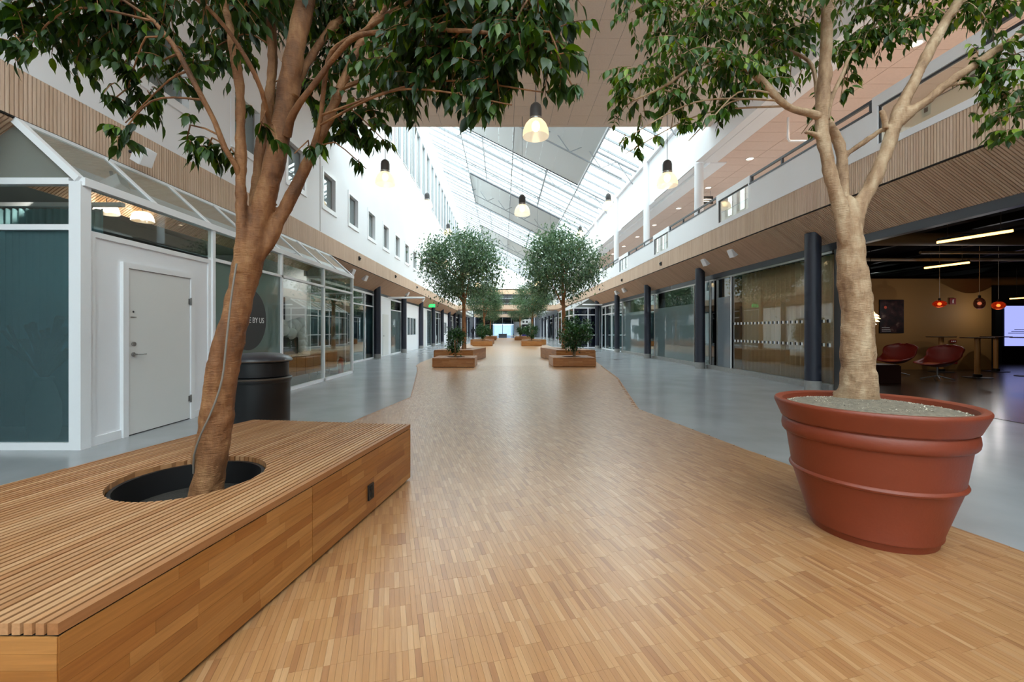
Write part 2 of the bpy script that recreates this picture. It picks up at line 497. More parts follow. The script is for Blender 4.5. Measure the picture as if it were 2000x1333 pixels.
# ---- left wall above the fascia, with two rows of window openings
def holed_wall(mb, x0, x1, y0, y1, z0, z1, rows):
    """rows: (za, zb, [(ya, yb), ...]) openings, bottom row first"""
    z = z0
    for za, zb, hs in rows:
        mb.box(x0, x1, y0, y1, z, za)
        y = y0
        for ya, yb in hs:
            mb.box(x0, x1, y, ya, za, zb); y = yb
        mb.box(x0, x1, y, y1, za, zb); z = zb
    mb.box(x0, x1, y0, y1, z, z1)
winY = [(10.35 + 2.08 * k, 11.33 + 2.08 * k) for k in range(-3, 24)]
cleY = [(13.9 + 1.75 * k, 15.0 + 1.75 * k) for k in range(0, 33)]
mb = MB(); holed_wall(mb, XL - 0.25, XL, YA, YE, ZL1, 8.78, [(4.94, 6.04, winY)])
wl = mb.build('wall_left', M['white'], loc=(XL, 0, ZL1))
tag(wl, 'white upper wall on the left with a row of square office windows', 'wall', kind='structure')
mb = MB(); holed_wall(mb, XL - 0.25, XL - 0.03, YC - 0.4, YE, 8.80, roofz(XL) + 0.1, [(10.3, 13.7, cleY)])
wl2 = mb.build('wall_left', M['white'], loc=(XL, YC, 8.8))
tag(wl2, 'white clerestory wall with tall windows above the left office windows', 'wall', kind='structure')
box('joint_strip', M['joint'], XL, XL + 0.004, 12.24, 12.265, ZL1 + 0.01, 8.7, wl)
box('joint_strip', M['joint'], XL, XL + 0.004, 31.2, 31.225, ZL1 + 0.01, 8.7, wl)
def window(name, lab, cat_lab, y0, y1, z0, z1, x, gmat, frame=0.06, fmat=None):
    t = thing(name, (x, (y0 + y1) / 2, z0), lab, 'window', cat_lab, 'structure')
    mb = MB(); f = frame
    for a in ((y0 - .05, y0 + f, z0 - .05, z1 + .05), (y1 - f, y1 + .05, z0 - .05, z1 + .05), (y0 + f, y1 - f, z0 - .05, z0 + f), (y0 + f, y1 - f, z1 - f, z1 + .05)):
        mb.box(x - 0.2, x + 0.02, *a)
    mb.build('window_frame', fmat or M['white_gloss'], t)
    mb = MB(); g = f + 0.025
    for a in ((y0 + f, y0 + g, z0 + f, z1 - f), (y1 - g, y1 - f, z0 + f, z1 - f), (y0 + g, y1 - g, z0 + f, z0 + g), (y0 + g, y1 - g, z1 - g, z1 - f)):
        mb.box(x - 0.15, x - 0.10, *a)
    mb.build('sash', M['steel'], t)
    box('pane', gmat, x - 0.13, x - 0.12, y0 + g, y1 - g, z0 + g, z1 - g, t)
    box('window_sill', M['white_gloss'], x - 0.03, x + 0.035, y0 - .05, y1 + .05, z0 - .08, z0 - .05, t)
    return t
ordn = ['first', 'second', 'third', 'fourth', 'fifth', 'sixth', 'seventh', 'eighth', 'ninth', 'tenth', 'eleventh', 'twelfth', 'thirteenth', 'fourteenth', 'fifteenth',
        'sixteenth', 'seventeenth', 'eighteenth', 'nineteenth', 'twentieth', 'twenty-first', 'twenty-second', 'twenty-third', 'twenty-fourth', 'twenty-fifth', 'twenty-sixth', 'twenty-seventh',
        'twenty-eighth', 'twenty-ninth', 'thirtieth', 'thirty-first', 'thirty-second', 'thirty-third', 'thirty-fourth', 'thirty-fifth']
M['office_glass'] = glass('office_window_glass', (170, 190, 194), 2.2, .6, (190, 208, 210))  # pale body colour painted in for the skylight's reflection
for k, (a, b) in enumerate(winY):
    window('window_%d' % (k + 1), '%s square office window from the camera in the left upper wall' % ordn[k], 'office windows in the left wall', a, b, 4.94, 6.04, XL, M['office_glass'])
for k, (a, b) in enumerate(cleY):
    window('window_%d' % (k + 40), '%s tall clerestory window from the camera under the skylight' % ordn[k], 'clerestory windows', a, b, 10.3, 13.7, XL - 0.03, M['glass_roof'], fmat=M['bar_backlit'])
# office rooms behind the square windows
mb = MB(); mb.box(-8.0, -7.9, YA, YE, 4.15, 8.9); mb.box(-8.0, XL - .25, YA, YE, 8.78, 8.9); mb.box(-8, XL - .25, YA, YE, 4.0, 4.15); mb.box(-8, XL - .25, YE, YE + .1, 4.15, 8.9); mb.box(-8, XL - .25, YA - .1, YA, 4.15, 8.9)
tag(mb.build('wall_office', plain('office_grey', (150, 158, 162), 0.8), loc=(-8, 0, 4)), 'grey rooms seen behind the left office windows', 'wall', kind='structure')

# ---- slatted fascias and soffits
def slat_run(parent, me, y0, n_obj, y1, place, stuff_name, mat):
    """n_obj single slats from y0 on, the rest up to y1 joined"""
    p = 0.044; y = y0; k = 0
    vs = np.array([v.co[:] for v in me.vertices]); fs = [tuple(q.vertices) for q in me.polygons]
    mb = MB(); rs = random.Random(3)
    while y < y1:
        if k < n_obj:
            o = link('slat', me, parent, Vector(place(y)) - ORG[parent])
        else:
            mb.add((vs + np.array(place(y))).tolist(), fs, rs.random())
        y += p; k += 1
    if mb.v:
        tag(mb.build(stuff_name, mat, parent, tint=True), kind='stuff')
def fascia(name, lab, x, sgn, z0, z1, ystart, yend):
    t = thing(name, (x, 0, z0), lab, 'fascia', None, 'structure')
    box('backing_board', M['backing'], min(x - sgn * .02, x - sgn * .05), max(x - sgn * .02, x - sgn * .05), YA, yend, z0, z1, t)
    me = MB().box(min(0, -sgn * .022), max(0, -sgn * .022), -.0155, .0155, 0.012, z1 - z0).mesh('slat', M['oak_v'])
    slat_run(t, me, ystart, 300, yend, lambda y: (x, y, z0), 'far_slats', M['oak_v'])
    mb = MB(); p = 0.044; y = YA
    while y < ystart - .02: mb.box(min(x, x - sgn * .022), max(x, x - sgn * .022), y, y + .034, z0 + .012, z1); y += p
    tag(mb.build('rear_slats', M['oak_v'], t), kind='stuff')
    box('edge_strip', M['backing'], min(x - sgn * .03, x + sgn * .004), max(x - sgn * .03, x + sgn * .004), YA, yend, z0 - .008, z0 + .012, t)
    return t
fasL = fascia('trim_1', 'light oak slatted fascia along the left wall above the shops', XL, 1, ZL0, ZL1, 4.3, 50)
fasR = fascia('trim_2', 'light oak slatted fascia along the right gallery edge', XR, -1, ZR0, ZR1, 4.8, 50)
box('cap_strip', M['white'], XR - 0.01, XR + 0.12, YA, YE, ZR1, ZR1 + 0.11, fasR)
def soffit(name, lab, xa, za, xb, zb, ystart, yend, gap=None):
    t = thing(name, (xa, 0, za), lab, 'soffit', None, 'structure')
    d = Vector((xb - xa, 0, zb - za)); L = d.length; d.normalize()
    nrm = Vector((d.z, 0, -d.x));
    if nrm.z > 0: nrm = -nrm
    A = Vector((xa, 0, za)) + d * 0.02; B = Vector((xb, 0, zb))
    def sl(y0, y1, a, b, t0, t1):
        vs = []
        for y in (y0, y1):
            for p, q in ((a, t0), (b, t0), (b, t1), (a, t1)):
                w = p + nrm * q; vs.append((w.x, y, w.z))
        return vs, [(0, 1, 2, 3), (7, 6, 5, 4), (0, 4, 5, 1), (1, 5, 6, 2), (2, 6, 7, 3), (3, 7, 4, 0)]
    mb = MB(); mb.add(*sl(YA, yend, A, B, -0.03, -0.004)); mb.build('backing_board', M['backing'], t)
    vs, fs = sl(-.0152, .0152, A, B, -0.004, 0.016)
    me = MB().add([Vector(v) - Vector((xa, 0, za)) for v in vs], fs).mesh('slat', M['oak_s'])
    slat_run(t, me, ystart, 300, yend, lambda y: (xa, y, za), 'far_slats', M['oak_s'])
    mb = MB(); y = YA
    while y < ystart - .02: mb.add(*sl(y, y + .033, A, B, -.004, .016)); y += .044
    tag(mb.build('rear_slats', M['oak_s'], t), kind='stuff')
    return t
XGL, XGR = -5.97, 7.0
soffit('trim_3', 'sloping oak slatted soffit under the left fascia', XL, ZL0, XGL, 3.11, 4.3, 50)
soffit('trim_4', 'sloping oak slatted soffit under the right gallery', XR, ZR0, XGR, 3.165, 5.0, 50)
def beam(name, lab, *b):
    return tag(box(name, M['dark_steel'], *b), lab, 'beam', kind='structure')
beam('trim_5', 'dark steel beam over the left shop fronts', XGL - .12, XGL, 13.0, YE, 2.97, 3.12)
beam('trim_6', 'dark steel beam over the right shop fronts and the lounge opening', XGR, XGR + .14, YA, YE, 3.0, 3.17)

# ---- floor slab of the right gallery, its rooms and ceiling
tag(box('trim_7', M['white'], XR + .12, 23, YA, YE, 4.02, 4.28), 'floor slab of the upper right gallery', 'slab', kind='structure')
tag(box('wall_gallery', plain('gallery_wall', (226, 214, 196), 0.7), 10.6, 10.75, YA, YE, 4.28, 6.99), 'cream back wall of the upper right gallery', 'wall', kind='structure')
gc = thing('ceiling', (7.2, 0, 6.99), 'beige tiled ceiling over the upper right gallery', 'ceiling', None, 'structure')
box('ceiling_board', M['joint'], 7.2, 10.75, YA, YE, 7.0, 7.12, gc)
me = MB().box(0.006, 1.094, 0.006, 0.594, 0, 0.02).mesh('tile', M['gal_tile'])
mb = MB()
y = YA
while y < 60:
    for i in range(3):
        if 4 < y < 34: link('tile', me, gc, Vector((7.25 + i * 1.1, y, 6.985)) - ORG[gc])
        else: mb.box(7.256 + i * 1.1, 8.344 + i * 1.1, y + .006, y + .594, 6.985, 7.005)
    y += .6
tag(mb.build('far_tiles', M['gal_tile'], gc), kind='stuff')
# upper right wall and bulkhead
ur = MB(); ur.box(6.5, 6.75, YA, 14.33, 6.97, 7.72); ur.box(6.75, 7.0, 14.33, YE, 7.06, 9.25)
w = ur.build('wall_right', M['white'], loc=(6.5, 0, 7)); tag(w, 'white upper wall on the right below the skylight', 'wall', kind='structure')
tag(MB().box(6.75, 7.22, YA, 14.33, 6.96, 7.2).box(7.0, 7.55, 14.33, YE, 6.94, 7.2).build('trim_8', M['white'], loc=(6.7, 0, 6.96)), 'white boxed beam along the upper right gallery', 'beam', kind='structure')
for k in range(12):
    box('wall_groove', M['joint'], 6.742, 6.75, 14.9 + PITCH * k, 18.9 + PITCH * k, 7.06, 7.09, w)
for k in range(12):
    y = 14.47 + PITCH * k
    c = MB().lathe((6.68, y, 4.3), [(.145, 0), (.145, (2.66 if k == 0 else 4.95))], 24).build('white_column', M['white'], smooth=True, loc=(6.68, y, 4.3))
    tag(c, '%s white round column from the camera on the right gallery' % ordn[k], 'column', 'white gallery columns', 'structure')
# roof slab over the gallery and lounge rooms keeps the daylight out
tag(box('ceiling', M['white'], 7.0, 11.0, YA, YE, 9.1, 9.3), 'roof slab above the right gallery', 'roof', kind='structure')

# ---- low ceiling over the near part of the hall
lc = thing('ceiling', (0, 0, 7.69), 'low beige tiled ceiling over the near part of the hall', 'ceiling', None, 'structure')
YB = 1.2  # near end of the ceiling, set by how much added roof light reaches the foreground
box('ceiling_board', M['joint'], XL, 6.5, YB, YC, 7.70, 7.85, lc)
TP = 0.56
nx = int((6.5 - XL) / TP)
me = MB().box(0.004, TP - .004, 0.004, TP - .004, 0, .016).mesh('tile', M['ceil_tile'])
mb = MB()
ny = int((YC - YB) / TP); cnt = 0
for j in range(ny):
    yt = YC - .12 - (j + 1) * TP
    for i in range(nx):
        if j < 14 and cnt < 294:
            link('tile', me, lc, Vector((XL + i * TP, yt, 7.69)) - ORG[lc]); cnt += 1
        else: mb.box(XL + i * TP + .004, XL + (i + 1) * TP - .004, yt + .004, yt + TP - .004, 7.69, 7.706)
tag(mb.build('rear_tiles', M['ceil_tile'], lc), kind='stuff')
box('edge_board', M['ceil_tile'], XL, 6.5, YC - .12, YC, 7.685, 7.85, lc)
box('edge_board', M['ceil_tile'], XL + nx * TP, 6.5, YB, YC - .12, 7.69, 7.72, lc)
# wall that closes the roof space above the low ceiling
tag(MB().add([(XL, YC - .3, 7.85), (7.0, YC - .3, 7.85), (7.0, YC - .3, 9.3), (XL, YC - .3, 15.4), (XL, YC - .1, 7.85), (7.0, YC - .1, 7.85), (7.0, YC - .1, 9.3), (XL, YC - .1, 15.4)],
     [(0, 1, 2, 3), (7, 6, 5, 4), (0, 4, 5, 1), (1, 5, 6, 2), (2, 6, 7, 3), (3, 7, 4, 0)]).build('wall_gable', M['white'], loc=(0, YC, 7.8)), 'white wall closing the end of the skylight above the low ceiling', 'wall', kind='structure')

# ---- skylight
sky = thing('skylight', (0, YC, 9), 'sloping glass roof with white bars over the hall', 'skylight', None, 'structure')
BP = PITCH / 5
ybars = [YC + .05 + BP * k for k in range(int((YE - YC) / BP) + 1)]
xs = [XL, -1.27, 2.74, 6.75]
def slope_box(mb, x0, x1, y0, y1, d0, d1, tint=None):
    mb.hexa([(x0, y0, roofz(x0) + d0), (x1, y0, roofz(x1) + d0), (x1, y1, roofz(x1) + d0), (x0, y1, roofz(x0) + d0)],
            [(x0, y0, roofz(x0) + d1), (x1, y0, roofz(x1) + d1), (x1, y1, roofz(x1) + d1), (x0, y1, roofz(x0) + d1)], tint)
me_bar = MB(); slope_box(me_bar, XL, 6.75, -.03, .03, -.06, .05); me_bar = me_bar.mesh('glazing_bar', M['bar_backlit'], (0, 0, 9))
mes = []
for i in range(3):
    mb = MB(); slope_box(mb, xs[i] + .03, xs[i + 1] - .03, .03, BP - .03, .01, .022); mes.append(mb.mesh('pane', M['glass_roof'], (0, 0, 9)))
for y in ybars:
    link('glazing_bar', me_bar, sky, (0, y - YC, 0))
    if y + BP < YE + .2:
        for i in range(3): link('pane', mes[i], sky, (0, y - YC, 0))
for x in xs[1:3]:
    mb = MB(); slope_box(mb, x - .04, x + .04, YC, YE, -.1, .03); mb.build('purlin', M['bar_backlit'], sky)
box('eaves_gutter', M['white'], 6.62, 7.0, YC - .1, YE, 9.05, 9.27, sky)
# roof trusses, one per bay
tr = MB()
def off(x, d): return Vector((x, 0, roofz(x) + d))
tr.bar(off(XL + .05, -.14), off(6.6, -.14), .07, .09, (0, 1, 0)); tr.bar(off(XL + 1.0, -.85), off(5.9, -.85), .06, .07, (0, 1, 0))
n = 14
for i in range(n):
    x0 = XL + .6 + (6.9 - .9 - XL - .6) * i / n; x1 = XL + .6 + (6.0 - XL - .6) * (i + 1) / n
    a, b = (-.14, -.85) if i % 2 else (-.85, -.14)
    tr.bar(off(XL + .8 + 10.9 * i / n, a), off(XL + .8 + 10.9 * (i + 1) / n, b), .04, .04, (0, 1, 0))
trm = tr.mesh('roof_truss', M['bar_backlit'], (0, 0, 9))
for k in range(11):
    o = link('roof_truss', trm, None, (0, 14.47 + 1.3 + PITCH * k, 9))
    tag(o, '%s white lattice truss from the camera under the skylight' % ordn[k], 'truss', 'roof trusses', 'structure')
for x, s in ((-2.6, 'left'), (0.6, 'middle'), (4.5, 'right')):
    mb = MB(); mb.bar((x, YC, roofz(x) - .5), (x, YE, roofz(x) - .5), .06)
    tag(mb.build('roof_rail', M['bar_backlit'], loc=(x, YC, roofz(x))), 'long white rail under the %s part of the skylight' % s, 'rail', 'rails under the skylight', 'structure')
# sun shades stretched under the glass
M['shade'], nt, b_, N = _nodes('shade_fabric')
sh_t = N('ShaderNodeBsdfTranslucent'); sh_t.inputs['Color'].default_value = (*lin((150, 154, 156)), 1)
b_.inputs['Base Color'].default_value = (*lin((205, 207, 207)), 1); b_.inputs['Roughness'].default_value = .85
sh_m = N('ShaderNodeMixShader'); sh_m.inputs[0].default_value = .12
nt.links.new(b_.outputs[0], sh_m.inputs[1]); nt.links.new(sh_t.outputs[0], sh_m.inputs[2])
nt.links.new(sh_m.outputs[0], [n for n in nt.nodes if n.type == 'OUTPUT_MATERIAL'][0].inputs['Surface'])
for k, (a, b) in enumerate(((17.6, 25.5), (33.5, 41.0), (50, 57.5))):
    t = thing('sunshade', (1, a, roofz(1) - .3), ['nearest grey fabric sunshade under the skylight', 'middle grey fabric sunshade under the skylight', 'farthest grey fabric sunshade under the skylight'][k], 'sunshade', 'sunshades under the skylight')
    n = 9; wd = 7.1 / n
    for i in range(n):
        mb = MB(); x0 = -2.6 + wd * i; slope_box(mb, x0 + .0015, x0 + wd - .0015, a, b, -.32, -.31); mb.build('fabric_panel', M['shade'], t)
    for ya_ in (a - .06, b):
        mb = MB(); slope_box(mb, -2.6, 4.5, ya_, ya_ + .06, -.36, -.27); mb.build('shade_rail', M['dark_steel'], t)
    for xa_ in (-2.64, 4.5):
        mb = MB(); slope_box(mb, xa_, xa_ + .04, a, b, -.36, -.27); mb.build('side_cord', M['white_gloss'], t)

# ---- far end of the hall
ew = MB(); ew.add([(XL, YE, 8.5), (7.0, YE, 8.5), (7.0, YE, 9.2), (XL, YE, 15.3), (XL, YE + .3, 8.5), (7.0, YE + .3, 8.5), (7.0, YE + .3, 9.2), (XL, YE + .3, 15.3)],
     [(0, 1, 2, 3), (7, 6, 5, 4), (0, 4, 5, 1), (1, 5, 6, 2), (2, 6, 7, 3), (3, 7, 4, 0)])
tag(ew.build('wall_end', M['white'], loc=(0, YE, 8.5)), 'white end wall high above the footbridge', 'wall', kind='structure')
tag(box('trim_9', M['oak_s'], XL, 7.0, YE - .6, YE, 7.7, 8.5), 'wooden beam under the white end wall', 'beam', kind='structure')
def bridge(y, lab, w=3.0):
    t = thing('footbridge', (0, y, 3.7), lab, 'footbridge', 'footbridges', 'structure')
    box('bridge_fascia', M['oak_v'], XL, XR, y, y + .1, 3.75, 4.3, t)
    box('bridge_deck', M['oak_s'], XL, XR, y + .1, y + w, 3.72, 4.2, t)
    box('bridge_fascia', M['oak_v'], XL, XR, y + w, y + w + .1, 3.75, 4.3, t)
    n = 8; wd = (XR - XL) / n
    for i in range(n):
        box('pane', M['glass'], XL + wd * i + .03, XL + wd * (i + 1) - .03, y + .04, y + .05, 4.36, 5.3, t)
        box('post', M['dark_steel'], XL + wd * i - .025, XL + wd * i + .025, y + .02, y + .07, 4.3, 5.4, t)
    box('handrail', M['dark_steel'], XL, XR, y + .01, y + .08, 5.36, 5.42, t)
bridge(50, 'nearer slatted wooden footbridge with glass railing crossing the hall')
bridge(78, 'farther wooden footbridge at the end of the hall')
# glazed end facade
tag(MB().box(-6.4, 7.2, 96.3, 96.5, 2.75, 8.5).box(-6.4, -2.2, 96.3, 96.5, 0, 2.75).box(2.2, 7.2, 96.3, 96.5, 0, 2.75).build('wall_end', plain('far_wall_grey', (120, 126, 134), .7), loc=(0, 96, 0)), 'grey wall around the bright opening in the far lobby', 'wall', kind='structure')
M['end_glass'] = glass('end_glass', (150, 166, 180), 1.2)
ef = thing('window_80', (0, 96, 0), 'bright glazed facade closing the far end of the hall', 'window', None, 'structure')
for i in range(7):
    box('mullion', M['white_gloss'], -6.05 + 2 * i - .06, -6.05 + 2 * i + .06, 95.95, 96.1, 0, 8, ef)
    if i < 6:
        for z in (0, 2.6, 5.2): box('pane', M['end_glass'], -6.05 + 2 * i + .06, -6.05 + 2 * i + 1.94, 96, 96.02, z + .06, z + 2.54, ef)
for z in (0, 2.6, 5.2, 7.8): box('transom', M['white_gloss'], -6.05, 6.05, 95.96, 96.08, z, z + .06, ef)
mb = MB(); mb.box(-6.6, -6.4, YE, 96.2, 0, 8.5); tag(mb.build('wall_left', M['white'], loc=(-6.5, YE, 0)), 'white side wall left of the far lobby', 'wall', kind='structure')
mb = MB(); mb.box(7.2, 7.4, YE, 96.2, 0, 8.5); tag(mb.build('wall_right', M['white'], loc=(7.3, YE, 0)), 'white side wall right of the far lobby', 'wall', kind='structure')
tag(box('ceiling', M['white'], -6.6, 7.4, YE, 96.2, 8.5, 8.7), 'ceiling of the far lobby', 'ceiling', kind='structure')

# ---- the hall behind the camera: end wall and roof glass added to light the foreground
tag(box('wall_rear', M['white'], -11, 23, YA - .2, YA, 0, 12), 'white wall behind the camera', 'wall', kind='structure')
rs_ = thing('skylight', (0, YA, 9), 'unseen glass roof added behind the camera to light the foreground', 'skylight', None, 'structure')
k = 0; y = YA
while y < YB - .1:
    y1 = min(y + 1.6, YB)
    for i in range(3): box('pane', M['glass_roof'], XL + 3.92 * i + .04, XL + 3.92 * (i + 1) - .04, y + .04, y1 - .04, 9.0, 9.015, rs_)
    box('glazing_bar', M['white_gloss'], XL, 6.5, y - .03, y + .03, 8.95, 9.05, rs_)
    y = y1
tag(MB().box(XL - .25, XL, YA, YC - .4, 8.78, 9.2).box(6.5, 7.2, YA, YB, 7.5, 9.2).box(XL, 6.5, YB, YB + .2, 7.8, 9.2).build('wall_rear', M['white'], loc=(0, YB, 9)), 'white upstand around the rear roof glass', 'wall', kind='structure')
tag(box('ceiling', M['white'], XL, 7.2, YB + .1, YC - .3, 8.6, 8.8), 'roof deck above the low ceiling', 'roof', kind='structure')

# ---- round columns
def column(x, y, lab, h=3.4):
    t = thing('round_column', (x, y, 0), lab, 'column', 'dark round columns along the shop fronts', 'structure')
    MB().lathe((x, y, 0), [(.152, .2), (.152, h)], 28).build('shaft', M['navy'], t, smooth=True)
    MB().lathe((x, y, 0), [(.158, 0), (.158, .21)], 28).build('base_sleeve', M['stone'], t, smooth=True)
for k in range(13):
    column(6.72, 9.21 + PITCH * k, '%s dark round column from the camera on the right side' % ordn[k])
for k in range(11):
    column(-5.78, 19.6 + PITCH * k, '%s dark round column from the camera on the left side' % ordn[k])

# ---- gallery railing: white parapets with dark rail, and glass sections
M['notice'] = plain('paper_notice', (226, 214, 200), 0.7)
for k in range(-2, 14):
    y0 = 5.6 + PITCH * k; y1 = y0 + 1.52; y2 = y0 + PITCH
    kk = k + 2
    t = thing('glass_balustrade', (XR, y0, ZR1 + .11), '%s glass section from the camera in the gallery railing' % ordn[kk], 'balustrade', 'glass sections of the gallery railing', 'structure')
    box('top_box', M['white_gloss'], XR + .0, XR + .12, y0 - .06, y1 + .1, 5.06, 5.24, t)
    box('post', M['white_gloss'], XR, XR + .1, y1, y1 + .1, ZR1 + .11, 5.06, t)
    box('post', M['white_gloss'], XR, XR + .1, y0 - .06, y0, ZR1 + .11, 5.06, t)
    box('pane', M['glass'], XR + .04, XR + .052, y0, y1, ZR1 + .11, 5.06, t)
    box('dark_edge', M['dark_steel'], XR + .03, XR + .06, y1 - .02, y1, ZR1 + .11, 5.06, t)
    box('dark_edge', M['dark_steel'], XR + .03, XR + .06, y0, y1, 5.03, 5.06, t)
    t = thing('parapet', (XR, y1 + .1, ZR1 + .11), '%s white parapet from the camera with dark handrail on the gallery' % ordn[kk], 'parapet', 'white gallery parapets', 'structure')
    box('panel', M['white'], XR, XR + .1, y1 + .1, y2 - .06, ZR1 + .11, 5.0, t)
    box('cap', M['dark_steel'], XR - .01, XR + .11, y1 + .1, y2 - .06, 5.0, 5.04, t)
    MB().bar((XR + .05, y1 + .1, 5.21), (XR + .05, y2 - .06, 5.21), .05).build('handrail', M['dark_steel'], t)
    for i in range(4):
        yy = y1 + .14 + (y2 - .06 - y1 - .2) * i / 3
        box('rail_post', M['dark_steel'], XR + .03, XR + .07, yy, yy + .05, 5.04, 5.19, t)

# ================================================================== SHOP FRONTS
# shells of the shops on the left
tag(box('ceiling', plain('shop_ceiling', (190, 190, 184), 0.8), -11, XL - .03, YA, YE, 3.62, 3.95), 'pale ceiling of the shops on the left', 'ceiling', kind='structure')
tag(box('wall_shop', plain('shop_wall', (150, 164, 164), 0.8), -10.6, -10.4, YA, YE, 0, 3.62), 'grey green back wall of the shops on the left', 'wall', kind='structure')
tag(box('wall_shop', M['white'], -10.4, -6.0, 13.02, 13.1, 0, 3.6), 'partition wall behind the far end of the left glass bay', 'wall', kind='structure')

def mullions(t, x, ys, z0, z1, w=.06, d=.08, mat=None, name='post'):
    for y in ys: box(name, mat or M['white_gloss'], x - d / 2, x + d / 2, y - w / 2, y + w / 2, z0, z1, t)
def rails(t, x, zs, y0, y1, h=.06, d=.08, mat=None, name='rail'):
    for z in zs: box(name, mat or M['white_gloss'], x - d / 2, x + d / 2, y0, y1, z - h / 2, z + h / 2, t)

XB = -4.6; Y0B, Y1B = 4.62, 12.98; ZE = 2.92; ZT = 2.42
def bay_roof(t, xb, xt, y0, y1, zt, sgn, nb):
    d = (y1 - y0) / nb
    for k in range(nb + 1):
        y = y0 + d * k
        MB().bar((xb, y, ZE + .02), (xt, y, zt - .02), .07 if k in (0, nb) else .05, .07, (0, 1, 0)).build('rafter', M['white_gloss'], t)
        if k < nb:
            MB().hexa([(xb, y + .035, ZE + .02), (xt, y + .035, zt - .02), (xt, y + d - .035, zt - .02), (xb, y + d - .035, ZE + .02)],
                      [(xb, y + .035, ZE + .032), (xt, y + .035, zt - .008), (xt, y + d - .035, zt - .008), (xb, y + d - .035, ZE + .032)]).build('roof_pane', M['glass_lean'], t)
    MB().bar((xt, y0, zt - .02), (xt, y1, zt - .02), .05).build('ridge_bar', M['white_gloss'], t)
bay = thing('glass_bay', (XB, Y0B, 0), 'white framed glass bay with lean-to glass roof on the left, behind the bench', 'shop front', None, 'structure')
bys = [Y0B + .03, 6.72, 8.80, 10.88, Y1B - .03]
box('post', M['white_gloss'], XB - .1, XB + .03, Y0B - .02, Y0B + .1, 0, ZE, bay)
mullions(bay, XB, bys[1:], 0, ZE)
rails(bay, XB, (ZE,), Y0B, Y1B, .09, .12, name='eaves_rail')
rails(bay, XB, (ZT,), 6.75, Y1B, .05); rails(bay, XB, (.035,), 6.75, Y1B, .07)
bay_roof(bay, XB, XL - .02, Y0B, Y1B, ZL0, 1, 8)
for i in range(4):
    box('pane', M['glass'], XB - .008, XB + .004, bys[i] + .03, bys[i + 1] - .03, ZT + .025, ZE - .045, bay)
M['frost_green'] = glass('frosted_film_green', (170, 188, 182), 1.5, 0.55, (172, 190, 184))
box('pane', M['frost_green'], XB - .008, XB + .004, 6.75, 8.77, .07, ZT - .025, bay)
box('pane', M['glass'], XB - .008, XB + .004, 8.83, 10.85, .07, ZT - .025, bay)
box('pane', M['glass'], XB - .008, XB + .004, 10.91, 12.95, .07, ZT - .025, bay)
# end wall of the bay that faces the camera
for x in (-6.1, -7.4): box('post', M['white_gloss'], x - .05, x + .05, Y0B - .02, Y0B + .06, 0, ZE, bay)
for z, h in ((ZE, .07), (ZT, .06), (.04, .08)): box('rail', M['white_gloss'], -7.4, XB - .1, Y0B - .02, Y0B + .06, z - h / 2, z + h / 2, bay)
# rough glass: the vase shows as a blur
mg, nt, b_, N = _nodes('teal_frosted_glass')
nt.nodes.remove(b_)
gg = N('ShaderNodeBsdfRefraction'); gg.inputs['Color'].default_value = (*lin((180, 208, 210)), 1); gg.inputs['Roughness'].default_value = 0.10; gg.inputs['IOR'].default_value = 1.03
gs = N('ShaderNodeBsdfGlossy'); gs.inputs['Roughness'].default_value = .15
dfb = N('ShaderNodeBsdfDiffuse'); dfb.inputs['Color'].default_value = (*lin((128, 162, 168)), 1)
mxa = N('ShaderNodeMixShader'); mxa.inputs[0].default_value = .26
mxb = N('ShaderNodeMixShader'); mxb.inputs[0].default_value = .06
nt.links.new(gg.outputs[0], mxa.inputs[1]); nt.links.new(dfb.outputs[0], mxa.inputs[2]); nt.links.new(mxa.outputs[0], mxb.inputs[1]); nt.links.new(gs.outputs[0], mxb.inputs[2])
nt.links.new(mxb.outputs[0], [n for n in nt.nodes if n.type == 'OUTPUT_MATERIAL'][0].inputs['Surface'])
box('pane', mg, -6.05, XB - .1, Y0B + .015, Y0B + .025, .08, ZT - .03, bay)
box('pane', M['glass'], -6.05, XB - .1, Y0B + .015, Y0B + .025, ZT + .03, ZE - .035, bay)
box('pane', mg, -7.35, -6.15, Y0B + .015, Y0B + .025, .08, ZT - .03, bay)
box('pane', M['glass'], -7.35, -6.15, Y0B + .015, Y0B + .025, ZT + .03, ZE - .035, bay)
for yg, nm in ((Y0B + .02, 'gable_pane'), (Y1B - .03, 'gable_pane')):
    MB().add([(XB - .05, yg, ZE + .035), (-5.95, yg, ZE + .035), (-5.95, yg, 3.11), (XL - .03, yg, ZL0 - .04),
              (XB - .05, yg + .01, ZE + .035), (-5.95, yg + .01, ZE + .035), (-5.95, yg + .01, 3.11), (XL - .03, yg + .01, ZL0 - .04)],
             [(0, 1, 2, 3), (7, 6, 5, 4), (0, 4, 5, 1), (1, 5, 6, 2), (2, 6, 7, 3), (3, 7, 4, 0)]).build(nm, M['glass_lean'], bay)
# far end wall of the bay
for z, h in ((ZE, .07), (ZT, .05), (.04, .08)): box('rail', M['white_gloss'], -5.97, XB - .03, Y1B - .06, Y1B, z - h / 2, z + h / 2, bay)
box('pane', M['glass'], -5.97, XB - .03, Y1B - .035, Y1B - .025, .08, ZT - .03, bay)
box('pane', M['glass'], -5.97, XB - .03, Y1B - .035, Y1B - .025, ZT + .03, ZE - .035, bay)
